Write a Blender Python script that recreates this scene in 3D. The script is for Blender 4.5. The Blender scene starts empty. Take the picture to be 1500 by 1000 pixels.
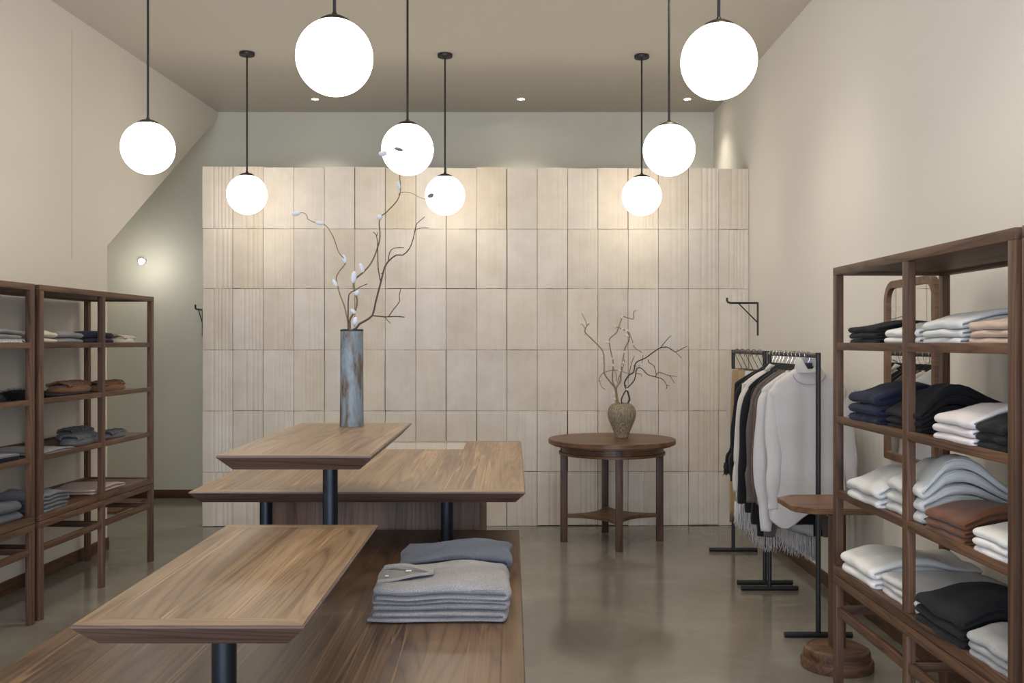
import bpy, bmesh, math, random
from mathutils import Vector, Matrix, noise
PI = math.pi
R = random.Random(7)
scn = bpy.context.scene
COL = scn.collection
H = 1.456          # eye height
CEIL = 3.606
F = 1458.0

# ------------------------------------------------------------------ materials
def new_mat(name):
    m = bpy.data.materials.new(name); m.use_nodes = True
    nt = m.node_tree; b = nt.nodes['Principled BSDF']
    return m, nt, b
def N(nt, t, **kw):
    n = nt.nodes.new(t)
    for k, v in kw.items():
        if k in n.inputs: n.inputs[k].default_value = v
        else: setattr(n, k, v)
    return n
def L(nt, a, b): nt.links.new(a, b)
def ramp(nt, fac, stops):
    r = nt.nodes.new('ShaderNodeValToRGB')
    e = r.color_ramp.elements
    while len(e) < len(stops): e.new(0.5)
    for i, (p, c) in enumerate(stops):
        e[i].position = p; e[i].color = (c[0], c[1], c[2], 1)
    L(nt, fac, r.inputs['Fac']); return r.outputs['Color']
def plain(name, rgb, rough=0.5, metal=0.0, spec=0.5, bump=0.0, bscale=60, var=0.0, vscale=3.0):
    m, nt, b = new_mat(name)
    b.inputs['Base Color'].default_value = (*rgb, 1); b.inputs['Roughness'].default_value = rough
    b.inputs['Metallic'].default_value = metal; b.inputs['Specular IOR Level'].default_value = spec
    tc = N(nt, 'ShaderNodeTexCoord')
    if var:
        n = N(nt, 'ShaderNodeTexNoise', Scale=vscale, Detail=4.0); L(nt, tc.outputs['Object'], n.inputs['Vector'])
        c = ramp(nt, n.outputs['Fac'], [(0.3, [x*(1-var) for x in rgb]), (0.7, [min(1, x*(1+var)) for x in rgb])])
        L(nt, c, b.inputs['Base Color'])
    if bump:
        n = N(nt, 'ShaderNodeTexNoise', Scale=bscale, Detail=3.0); L(nt, tc.outputs['Object'], n.inputs['Vector'])
        bp = N(nt, 'ShaderNodeBump', Strength=bump, Distance=0.002); L(nt, n.outputs['Fac'], bp.inputs['Height'])
        L(nt, bp.outputs['Normal'], b.inputs['Normal'])
    return m
def wood(name, dark, mid, light, axis='Y', rough=0.42, plank=None, freq=1.0, streak=0.35):
    """walnut: long fibres along one axis, cathedral figure, sapwood streaks, fine pores"""
    m, nt, b = new_mat(name)
    tc = N(nt, 'ShaderNodeTexCoord'); oi = N(nt, 'ShaderNodeObjectInfo')
    sep = N(nt, 'ShaderNodeSeparateXYZ'); L(nt, tc.outputs['Object'], sep.inputs[0])
    ax = 'XYZ'.index(axis); order = [i for i in range(3) if i != ax]
    comb = N(nt, 'ShaderNodeCombineXYZ')      # x = across, y = along, z = other across
    L(nt, sep.outputs[order[0]], comb.inputs[0]); L(nt, sep.outputs[ax], comb.inputs[1]); L(nt, sep.outputs[order[1]], comb.inputs[2])
    off = N(nt, 'ShaderNodeVectorMath', operation='SCALE'); off.inputs[0].default_value = (3.1, 17.3, 5.7)
    L(nt, oi.outputs['Random'], off.inputs['Scale'])
    add = N(nt, 'ShaderNodeVectorMath', operation='ADD'); L(nt, comb.outputs[0], add.inputs[0]); L(nt, off.outputs[0], add.inputs[1])
    vec = add.outputs[0]
    tonefac = None
    if plank:
        d = N(nt, 'ShaderNodeMath', operation='DIVIDE'); L(nt, sep.outputs[order[0]], d.inputs[0]); d.inputs[1].default_value = plank
        fl = N(nt, 'ShaderNodeMath', operation='FLOOR'); L(nt, d.outputs[0], fl.inputs[0])
        wn = N(nt, 'ShaderNodeTexWhiteNoise', noise_dimensions='1D'); L(nt, fl.outputs[0], wn.inputs['W'])
        sc = N(nt, 'ShaderNodeVectorMath', operation='SCALE'); L(nt, wn.outputs['Color'], sc.inputs[0]); sc.inputs['Scale'].default_value = 9.0
        a2 = N(nt, 'ShaderNodeVectorMath', operation='ADD'); L(nt, vec, a2.inputs[0]); L(nt, sc.outputs[0], a2.inputs[1]); vec = a2.outputs[0]
        tonefac = wn.outputs['Value']
    # figure: distorted long bands
    mp = N(nt, 'ShaderNodeMapping'); mp.inputs['Scale'].default_value = (7.0*freq, 0.42*freq, 7.0*freq); L(nt, vec, mp.inputs['Vector'])
    n1 = N(nt, 'ShaderNodeTexNoise', Scale=1.0, Detail=2.0, Roughness=0.45, Distortion=0.4); L(nt, mp.outputs[0], n1.inputs['Vector'])
    mul = N(nt, 'ShaderNodeMath', operation='MULTIPLY'); L(nt, n1.outputs['Fac'], mul.inputs[0]); mul.inputs[1].default_value = 34.0
    fr = N(nt, 'ShaderNodeMath', operation='PINGPONG'); L(nt, mul.outputs[0], fr.inputs[0]); fr.inputs[1].default_value = 1.0
    # fibres
    mp2 = N(nt, 'ShaderNodeMapping'); mp2.inputs['Scale'].default_value = (260, 5.0, 260); L(nt, vec, mp2.inputs['Vector'])
    n2 = N(nt, 'ShaderNodeTexNoise', Scale=1.0, Detail=3.0, Roughness=0.6); L(nt, mp2.outputs[0], n2.inputs['Vector'])
    # broad tone
    mp3 = N(nt, 'ShaderNodeMapping'); mp3.inputs['Scale'].default_value = (16, 0.9, 16); L(nt, vec, mp3.inputs['Vector'])
    n3 = N(nt, 'ShaderNodeTexNoise', Scale=1.0, Detail=3.0, Distortion=0.3); L(nt, mp3.outputs[0], n3.inputs['Vector'])
    inv = N(nt, 'ShaderNodeMath', operation='SUBTRACT'); inv.inputs[0].default_value = 1.0; L(nt, fr.outputs[0], inv.inputs[1])
    pw = N(nt, 'ShaderNodeMath', operation='POWER'); L(nt, inv.outputs[0], pw.inputs[0]); pw.inputs[1].default_value = 3.0
    iv2 = N(nt, 'ShaderNodeMath', operation='MULTIPLY_ADD'); L(nt, pw.outputs[0], iv2.inputs[0]); iv2.inputs[1].default_value = -0.62; iv2.inputs[2].default_value = 0.70
    m1 = N(nt, 'ShaderNodeMix', data_type='FLOAT'); m1.inputs[0].default_value = 0.55
    L(nt, iv2.outputs[0], m1.inputs[2]); L(nt, n2.outputs['Fac'], m1.inputs[3])
    m2 = N(nt, 'ShaderNodeMix', data_type='FLOAT'); m2.inputs[0].default_value = 0.5
    L(nt, m1.outputs[0], m2.inputs[2]); L(nt, n3.outputs['Fac'], m2.inputs[3])
    fac = m2.outputs[0]
    if tonefac:
        t = N(nt, 'ShaderNodeMath', operation='MULTIPLY_ADD'); L(nt, tonefac, t.inputs[0]); t.inputs[1].default_value = 0.14; L(nt, fac, t.inputs[2])
        t2 = N(nt, 'ShaderNodeMath', operation='SUBTRACT'); L(nt, t.outputs[0], t2.inputs[0]); t2.inputs[1].default_value = 0.07; fac = t2.outputs[0]
    c = ramp(nt, fac, [(0.34, dark), (0.5, mid), (0.67, light)])
    # pale sapwood streaks
    mp4 = N(nt, 'ShaderNodeMapping'); mp4.inputs['Scale'].default_value = (30, 0.42, 30); L(nt, vec, mp4.inputs['Vector'])
    n4 = N(nt, 'ShaderNodeTexNoise', Scale=1.0, Detail=1.0, Distortion=0.9); L(nt, mp4.outputs[0], n4.inputs['Vector'])
    st = ramp(nt, n4.outputs['Fac'], [(0.60, (0, 0, 0)), (0.63, (1, 1, 1)), (0.665, (0, 0, 0))])
    mx = N(nt, 'ShaderNodeMix', data_type='RGBA')
    sm = N(nt, 'ShaderNodeMath', operation='MULTIPLY'); L(nt, st, sm.inputs[0]); sm.inputs[1].default_value = streak
    L(nt, sm.outputs[0], mx.inputs[0]); L(nt, c, mx.inputs[6]); mx.inputs[7].default_value = (min(1, light[0]*1.5), min(1, light[1]*1.45), light[2]*1.3, 1)
    L(nt, mx.outputs[2], b.inputs['Base Color'])
    b.inputs['Roughness'].default_value = rough; b.inputs['Specular IOR Level'].default_value = 0.4
    bp = N(nt, 'ShaderNodeBump', Strength=0.12, Distance=0.001); L(nt, n2.outputs['Fac'], bp.inputs['Height']); L(nt, bp.outputs['Normal'], b.inputs['Normal'])
    return m
def cloth(name, rgb, heather=0.12, rib=None, scale=500, bump=0.25, sheen=0.15):
    m, nt, b = new_mat(name)
    tc = N(nt, 'ShaderNodeTexCoord')
    n = N(nt, 'ShaderNodeTexNoise', Scale=scale, Detail=2.0); L(nt, tc.outputs['Object'], n.inputs['Vector'])
    n2 = N(nt, 'ShaderNodeTexNoise', Scale=7.0, Detail=2.0); L(nt, tc.outputs['Object'], n2.inputs['Vector'])
    mixf = N(nt, 'ShaderNodeMix', data_type='FLOAT'); mixf.inputs[0].default_value = 0.3
    L(nt, n.outputs['Fac'], mixf.inputs[2]); L(nt, n2.outputs['Fac'], mixf.inputs[3])
    c = ramp(nt, mixf.outputs[0], [(0.35, [x*(1-heather) for x in rgb]), (0.65, [min(1, x*(1+heather)) for x in rgb])])
    L(nt, c, b.inputs['Base Color'])
    b.inputs['Roughness'].default_value = 0.95; b.inputs['Specular IOR Level'].default_value = 0.12
    b.inputs['Sheen Weight'].default_value = sheen; b.inputs['Sheen Roughness'].default_value = 0.5
    h = n.outputs['Fac']
    if rib:
        w = N(nt, 'ShaderNodeTexWave', wave_type='BANDS', bands_direction=rib[0], Scale=rib[1], Distortion=0.3); L(nt, tc.outputs['Object'], w.inputs['Vector'])
        ad = N(nt, 'ShaderNodeMath', operation='ADD'); L(nt, w.outputs['Fac'], ad.inputs[0])
        ml = N(nt, 'ShaderNodeMath', operation='MULTIPLY'); L(nt, h, ml.inputs[0]); ml.inputs[1].default_value = 0.3; L(nt, ml.outputs[0], ad.inputs[1]); h = ad.outputs[0]
    bp = N(nt, 'ShaderNodeBump', Strength=0.6 if rib else bump, Distance=0.002); L(nt, h, bp.inputs['Height']); L(nt, bp.outputs['Normal'], b.inputs['Normal'])
    return m
def emitter(name, rgb, s):
    m, nt, b = new_mat(name)
    b.inputs['Base Color'].default_value = (*rgb, 1); b.inputs['Emission Color'].default_value = (*rgb, 1); b.inputs['Emission Strength'].default_value = s
    b.inputs['Roughness'].default_value = 0.25
    return m

DK, MD, LT = (0.040, 0.020, 0.012), (0.105, 0.052, 0.030), (0.190, 0.100, 0.056)
WS = {a: wood('walnut_shelving_' + a, DK, MD, LT, a, rough=0.5, streak=0.15) for a in 'XYZ'}
TD, TM, TL = (0.125, 0.073, 0.038), (0.225, 0.143, 0.079), (0.325, 0.218, 0.126)
WT = wood('walnut_top_Y', TD, TM, TL, 'Y', rough=0.36, plank=0.21, streak=0.75)
WTD = wood('walnut_top_dark_Y', (0.052, 0.028, 0.015), (0.112, 0.064, 0.034), (0.178, 0.108, 0.059), 'Y', rough=0.34, plank=0.19, streak=0.75)  # low table's walnut and borders, the weaker light there darkened into the colour
WTX = wood('walnut_border_X', TD, TM, TL, 'X', rough=0.36, streak=0.2)
WTY = wood('walnut_border_Y', TD, TM, TL, 'Y', rough=0.36, streak=0.2)
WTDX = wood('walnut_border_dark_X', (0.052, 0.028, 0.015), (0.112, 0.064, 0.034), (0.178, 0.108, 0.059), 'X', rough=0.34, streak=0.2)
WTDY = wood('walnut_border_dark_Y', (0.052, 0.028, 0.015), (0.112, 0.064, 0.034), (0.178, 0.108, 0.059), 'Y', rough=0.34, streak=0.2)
WR = wood('walnut_round_X', (0.085, 0.042, 0.022), (0.165, 0.084, 0.042), (0.25, 0.135, 0.068), 'X', rough=0.4, plank=0.12, streak=0.15)
WL = wood('walnut_leg_Z', (0.035, 0.018, 0.013), (0.075, 0.036, 0.024), (0.13, 0.066, 0.042), 'Z', rough=0.45, streak=0.05)
WB = wood('baseboard_Y', (0.045, 0.02, 0.011), (0.095, 0.043, 0.021), (0.14, 0.068, 0.034), 'Y', rough=0.5, streak=0.0)
WBX = wood('baseboard_X', (0.045, 0.02, 0.011), (0.095, 0.043, 0.021), (0.14, 0.068, 0.034), 'X', rough=0.5, streak=0.0)
M_WALL = plain('wall_paint_cream', (0.765, 0.718, 0.63), 0.9, spec=0.2, bump=0.05, bscale=240, var=0.015, vscale=1.3)
M_WALLR = plain('wall_paint_cream_pale', (0.81, 0.778, 0.71), 0.9, spec=0.2, bump=0.05, bscale=240, var=0.02, vscale=0.9)
M_REAR = plain('wall_paint_sage', (0.72, 0.705, 0.61), 0.9, spec=0.2, bump=0.05, bscale=240, var=0.015)
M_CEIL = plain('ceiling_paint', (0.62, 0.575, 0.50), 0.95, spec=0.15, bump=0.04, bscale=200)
M_BLACK = plain('black_powdercoat', (0.018, 0.018, 0.021), 0.42, spec=0.5, bump=0.05, bscale=900)
M_POLE = plain('blackened_steel', (0.03, 0.035, 0.045), 0.3, metal=0.75)
M_BRONZE = plain('dark_bronze', (0.07, 0.06, 0.05), 0.4, metal=0.8)
M_CHROME = plain('chrome', (0.62, 0.64, 0.68), 0.15, metal=1.0)
M_MIRROR = plain('mirror_silver', (0.86, 0.87, 0.86), 0.01, metal=1.0)
M_GLASS = plain('glass_inset', (0.42, 0.38, 0.33), 0.03, spec=0.9)
M_GLOBE = emitter('opal_globe', (1.0, 0.925, 0.83), 3.4)
M_DOWN = emitter('downlight_lens', (1.0, 0.95, 0.86), 14.0)
M_WHITE = plain('white_trim', (0.8, 0.79, 0.76), 0.6)
M_LABEL = plain('white_label', (0.8, 0.8, 0.78), 0.8)

# concrete floor
def concrete():
    m, nt, b = new_mat('polished_concrete')
    tc = N(nt, 'ShaderNodeTexCoord')
    a = N(nt, 'ShaderNodeTexNoise', Scale=1.1, Detail=8.0, Roughness=0.62, Distortion=0.4); L(nt, tc.outputs['Object'], a.inputs['Vector'])
    mp = N(nt, 'ShaderNodeMapping'); mp.inputs['Scale'].default_value = (1.0, 1.15, 1); L(nt, tc.outputs['Object'], mp.inputs['Vector'])
    c2 = N(nt, 'ShaderNodeTexNoise', Scale=1.9, Detail=10.0, Roughness=0.68, Distortion=0.5); L(nt, mp.outputs[0], c2.inputs['Vector'])
    g = N(nt, 'ShaderNodeTexNoise', Scale=190.0, Detail=2.0); L(nt, tc.outputs['Object'], g.inputs['Vector'])
    m1 = N(nt, 'ShaderNodeMix', data_type='FLOAT'); m1.inputs[0].default_value = 0.5; L(nt, a.outputs['Fac'], m1.inputs[2]); L(nt, c2.outputs['Fac'], m1.inputs[3])
    m2 = N(nt, 'ShaderNodeMix', data_type='FLOAT'); m2.inputs[0].default_value = 0.30; L(nt, m1.outputs[0], m2.inputs[2]); L(nt, g.outputs['Fac'], m2.inputs[3])
    c = ramp(nt, m2.outputs[0], [(0.36, (0.170, 0.154, 0.123)), (0.5, (0.225, 0.207, 0.171)), (0.64, (0.295, 0.275, 0.232))])
    L(nt, c, b.inputs['Base Color'])
    r = N(nt, 'ShaderNodeMapRange'); r.inputs['To Min'].default_value = 0.04; r.inputs['To Max'].default_value = 0.20
    L(nt, c2.outputs['Fac'], r.inputs['Value']); L(nt, r.outputs[0], b.inputs['Roughness'])
    b.inputs['Specular IOR Level'].default_value = 0.7
    bp = N(nt, 'ShaderNodeBump', Strength=0.03, Distance=0.001); L(nt, c2.outputs['Fac'], bp.inputs['Height']); L(nt, bp.outputs['Normal'], b.inputs['Normal'])
    return m
M_FLOOR = concrete()
def tile_mat():
    m, nt, b = new_mat('cast_plaster_tile')
    at = N(nt, 'ShaderNodeAttribute', attribute_name='tone'); tc = N(nt, 'ShaderNodeTexCoord')
    n = N(nt, 'ShaderNodeTexNoise', Scale=5.0, Detail=7.0, Roughness=0.6); L(nt, tc.outputs['Object'], n.inputs['Vector'])
    mp = N(nt, 'ShaderNodeMapping'); mp.inputs['Scale'].default_value = (30, 1, 2.5); L(nt, tc.outputs['Object'], mp.inputs['Vector'])
    v = N(nt, 'ShaderNodeTexNoise', Scale=1.0, Detail=3.0); L(nt, mp.outputs[0], v.inputs['Vector'])
    c = ramp(nt, n.outputs['Fac'], [(0.3, (0.715, 0.632, 0.522)), (0.7, (0.825, 0.748, 0.64))])
    v2 = ramp(nt, v.outputs['Fac'], [(0.3, (0.985, 0.98, 0.975)), (0.7, (1, 1, 1))])
    mx = N(nt, 'ShaderNodeMix', data_type='RGBA', blend_type='MULTIPLY'); mx.inputs[0].default_value = 1; L(nt, c, mx.inputs[6]); L(nt, at.outputs['Color'], mx.inputs[7])
    mx2 = N(nt, 'ShaderNodeMix', data_type='RGBA', blend_type='MULTIPLY'); mx2.inputs[0].default_value = 1; L(nt, mx.outputs[2], mx2.inputs[6]); L(nt, v2, mx2.inputs[7])
    L(nt, mx2.outputs[2], b.inputs['Base Color']); b.inputs['Roughness'].default_value = 0.85; b.inputs['Specular IOR Level'].default_value = 0.25
    vo = N(nt, 'ShaderNodeTexNoise', Scale=70.0, Detail=5.0); L(nt, tc.outputs['Object'], vo.inputs['Vector'])
    bp = N(nt, 'ShaderNodeBump', Strength=0.2, Distance=0.003); L(nt, vo.outputs['Fac'], bp.inputs['Height']); L(nt, bp.outputs['Normal'], b.inputs['Normal'])
    return m
M_TILE = tile_mat()
M_GROUT = plain('dark_joint', (0.12, 0.085, 0.055), 0.95)

# ------------------------------------------------------------------ mesh helpers
class MB:
    def __init__(s): s.v = []; s.f = []
    def add(s, vs, fs):
        o = len(s.v); s.v += [tuple(p) for p in vs]; s.f += [tuple(i + o for i in f) for f in fs]; return s
    def box(s, x0, x1, y0, y1, z0, z1, bev=0.0, mat=None):
        bm = bmesh.new(); bmesh.ops.create_cube(bm, size=1)
        for v in bm.verts:
            v.co = Vector(((x0 + x1)/2 + v.co.x*(x1 - x0), (y0 + y1)/2 + v.co.y*(y1 - y0), (z0 + z1)/2 + v.co.z*(z1 - z0)))
        if bev: bmesh.ops.bevel(bm, geom=bm.edges[:], offset=bev, segments=2, affect='EDGES', profile=0.6)
        if mat is not None: bm.transform(mat)
        bm.verts.index_update()
        s.add([v.co[:] for v in bm.verts], [[v.index for v in f.verts] for f in bm.faces]); bm.free(); return s
    def tube(s, pts, rad, n=8, cap=True, flat=None):
        pts = [Vector(p) for p in pts]; k = len(pts)
        rads = rad if isinstance(rad, (list, tuple)) else [rad]*k
        tang = []
        for i in range(k):
            t = pts[min(i+1, k-1)] - pts[max(i-1, 0)]
            tang.append(t.normalized() if t.length > 1e-9 else Vector((0, 0, 1)))
        up = Vector((0, 0, 1)) if abs(tang[0].z) < 0.9 else Vector((0, 1, 0))
        nrm = (up - tang[0]*up.dot(tang[0])).normalized()
        vs = []; fs = []
        for i in range(k):
            nrm = (nrm - tang[i]*nrm.dot(tang[i]))
            nrm = nrm.normalized() if nrm.length > 1e-6 else tang[i].orthogonal().normalized()
            bn = tang[i].cross(nrm)
            for j in range(n):
                a = 2*PI*j/n; vs.append(pts[i] + (nrm*math.cos(a) + bn*math.sin(a))*rads[i])
        for i in range(k-1):
            for j in range(n):
                fs.append((i*n+j, i*n+(j+1) % n, (i+1)*n+(j+1) % n, (i+1)*n+j))
        if cap: fs.append(tuple(range(n-1, -1, -1))); fs.append(tuple((k-1)*n + j for j in range(n)))
        return s.add(vs, fs)
    def lathe(s, prof, c=(0, 0, 0), n=48, closed=False):
        vs = []; fs = []; k = len(prof)
        for r, z in prof:
            for j in range(n):
                a = 2*PI*j/n; vs.append((c[0] + r*math.cos(a), c[1] + r*math.sin(a), c[2] + z))
        for i in range(k-1 if not closed else k):
            i2 = (i+1) % k
            for j in range(n): fs.append((i*n+j, i*n+(j+1) % n, i2*n+(j+1) % n, i2*n+j))
        if not closed:
            if prof[0][0] > 1e-5: fs.append(tuple(range(n-1, -1, -1)))
            if prof[-1][0] > 1e-5: fs.append(tuple((k-1)*n + j for j in range(n)))
        return s.add(vs, fs)
    def ball(s, c, r, n=24, m=16, sc=(1, 1, 1), rot=None):
        vs = []; fs = []
        for i in range(m+1):
            t = PI*i/m
            for j in range(n):
                a = 2*PI*j/n
                p = Vector((r*sc[0]*math.sin(t)*math.cos(a), r*sc[1]*math.sin(t)*math.sin(a), r*sc[2]*math.cos(t)))
                if rot is not None: p = rot @ p
                vs.append(p + Vector(c))
        for i in range(m):
            for j in range(n): fs.append((i*n+j, (i+1)*n+j, (i+1)*n+(j+1) % n, i*n+(j+1) % n))
        return s.add(vs, fs)
    def prism(s, poly, z0, z1):
        n = len(poly); vs = [(x, y, z0) for x, y in poly] + [(x, y, z1) for x, y in poly]
        fs = [tuple(range(n-1, -1, -1)), tuple(range(n, 2*n))] + [(i, (i+1) % n, n+(i+1) % n, n+i) for i in range(n)]
        return s.add(vs, fs)
    def build(s, name, mat, parent=None, loc=None, rotz=None, smooth=40, merge=1e-5, stuff=False):
        me = bpy.data.meshes.new(name); me.from_pydata(s.v, [], s.f)
        bm = bmesh.new(); bm.from_mesh(me)
        if merge: bmesh.ops.remove_doubles(bm, verts=bm.verts, dist=merge)
        bmesh.ops.recalc_face_normals(bm, faces=bm.faces); bm.to_mesh(me); bm.free()
        mats = mat if isinstance(mat, (list, tuple)) else [mat]
        for m in mats: me.materials.append(m)
        if smooth:
            me.shade_smooth()
            if smooth < 180: me.set_sharp_from_angle(angle=math.radians(smooth))
        o = bpy.data.objects.new(name, me); COL.objects.link(o)
        if parent is not None: o.parent = parent
        if loc is not None: o.location = loc
        if rotz is not None: o.rotation_euler = (0, 0, rotz)
        if stuff: o['kind'] = 'stuff'
        return o
def thing(name, label, cat, loc=(0, 0, 0), rotz=0, group=None):
    o = bpy.data.objects.new(name, None); COL.objects.link(o); o.empty_display_size = 0.05
    o.location = loc; o.rotation_euler = (0, 0, rotz); return tag(o, label, cat, group)
def tag(o, label, cat, group=None):
    o['label'] = label; o['category'] = cat
    if group: o['group'] = group
    return o
def struct(o): o['kind'] = 'structure'; return o
def dup(root, loc=None, rotz=None, label=None):
    r = root.copy(); COL.objects.link(r)
    if loc is not None: r.location = loc
    if rotz is not None: r.rotation_euler = (0, 0, rotz)
    if label: r['label'] = label
    for ch in list(root.children):
        c = ch.copy(); COL.objects.link(c); c.parent = r
        for g in ch.children:
            d = g.copy(); COL.objects.link(d); d.parent = c
    return r
def bevel_top(x0, x1, y0, y1, z, t, i, lip=0.005):
    """table slab whose edge undercuts at 45 degrees below a small rounded lip"""
    rings = [(0.0022, 0), (0, -0.0022), (0, -lip), (0.001, -lip-0.001), (i, -t)]
    vs = []; fs = []
    for a, dz in rings:
        vs += [(x0+a, y0+a, z+dz), (x1-a, y0+a, z+dz), (x1-a, y1-a, z+dz), (x0+a, y1-a, z+dz)]
    for k in range(len(rings)-1):
        for j in range(4): fs.append((k*4+j, k*4+(j+1) % 4, k*4+4+(j+1) % 4, k*4+4+j))
    fs.append((3, 2, 1, 0)); b = (len(rings)-1)*4; fs.append((b, b+1, b+2, b+3))
    m = MB(); m.add(vs, fs); return m
def PX(px, py, D): return Vector(((px-750)/F*D, D, H - (py-501)/F*D))

# ------------------------------------------------------------------ setting
def wallx(D): return -2.745 - 0.05*(9.385 - D)
Y0 = -2.6
floor = MB().box(-4.2, 2.3, Y0, 9.6, -0.1, 0).build('floor', M_FLOOR, smooth=0); struct(floor)
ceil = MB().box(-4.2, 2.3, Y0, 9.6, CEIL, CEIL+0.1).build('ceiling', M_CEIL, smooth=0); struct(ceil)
wr = MB().box(1.885, 2.05, Y0, 9.6, 0, CEIL).build('wall_right', M_WALLR, smooth=0); struct(wr)
# left wall, its far end cut off on a slant up to the ceiling
prof = [(Y0, 0), (7.04, 0), (7.04, 2.137), (9.385, CEIL), (Y0, CEIL)]
vs = [(wallx(y), y, z) for y, z in prof] + [(wallx(y)-0.13, y, z) for y, z in prof]
n = 5
fs = [tuple(range(n)), tuple(range(2*n-1, n-1, -1))] + [(i, (i+1) % n, n+(i+1) % n, n+i) for i in range(n)]
wl = MB().add(vs, fs).build('wall_left', M_WALL, smooth=0); struct(wl)
rear = MB().box(-4.2, 2.05, 9.31, 9.45, 0, CEIL).build('wall_rear', M_REAR, smooth=0); struct(rear)
nk = MB().box(-4.0, -3.85, 6.9, 9.31, 0, CEIL).build('wall_nook', M_REAR, smooth=0); struct(nk)
nf = MB().box(-3.85, wallx(7.0)-0.12, 6.9, 7.03, 0, CEIL).build('wall_nook_front', M_REAR, smooth=0); struct(nf)
# slanted soffit over the nook
sx0, sx1 = -3.85, -2.78
sof = [(sx0, 7.03, 2.137+0.01), (wallx(7.04)-0.13, 7.03, 2.147), (wallx(9.31)-0.13, 9.31, 3.57), (sx0, 9.31, 3.57)]
so = MB().add(sof + [(x, y, z+0.06) for x, y, z in sof], [(0, 1, 2, 3), (7, 6, 5, 4), (0, 4, 5, 1), (1, 5, 6, 2), (2, 6, 7, 3), (3, 7, 4, 0)]).build('ceiling_nook', M_REAR, smooth=0); struct(so)
# seam groove in the left wall
sm_ = MB()
for yy in (6.53,):
    sm_.add([(wallx(yy)+0.0012, yy-0.0025, 2.0), (wallx(yy)+0.0012, yy+0.0025, 2.0), (wallx(yy)+0.0012, yy+0.0025, 3.5), (wallx(yy)+0.0012, yy-0.0025, 3.5),
             (wallx(yy)-0.01, yy-0.0025, 2.0), (wallx(yy)-0.01, yy+0.0025, 2.0), (wallx(yy)-0.01, yy+0.0025, 3.5), (wallx(yy)-0.01, yy-0.0025, 3.5)],
            [(0, 1, 2, 3), (0, 1, 5, 4), (2, 3, 7, 6), (1, 2, 6, 5), (0, 3, 7, 4), (4, 5, 6, 7)])
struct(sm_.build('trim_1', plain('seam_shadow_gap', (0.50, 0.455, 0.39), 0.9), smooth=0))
# baseboards
bb = MB().add([(wallx(Y0), Y0, 0), (wallx(7.04), 7.04, 0), (wallx(7.04), 7.04, 0.078), (wallx(Y0), Y0, 0.078),
               (wallx(Y0)+0.014, Y0, 0), (wallx(7.04)+0.014, 7.04, 0), (wallx(7.04)+0.014, 7.04, 0.078), (wallx(Y0)+0.014, Y0, 0.078)],
              [(0, 1, 2, 3), (4, 5, 6, 7), (3, 2, 6, 7), (0, 1, 5, 4), (1, 2, 6, 5), (0, 3, 7, 4)]).build('baseboard_left', WB, smooth=0); struct(bb)
struct(MB().box(1.871, 1.885, Y0, 9.31, 0, 0.078, 0.001).build('baseboard_right', WB))
struct(MB().box(-3.85, 1.871, 9.296, 9.31, 0, 0.078, 0.001).build('baseboard_rear', WBX))
# shop front behind the camera: a header over the open glazed front, piers at both sides
struct(MB().box(-4.2, 2.3, Y0-0.15, Y0, 2.95, CEIL).build('wall_front', M_WALL, smooth=0))

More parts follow.
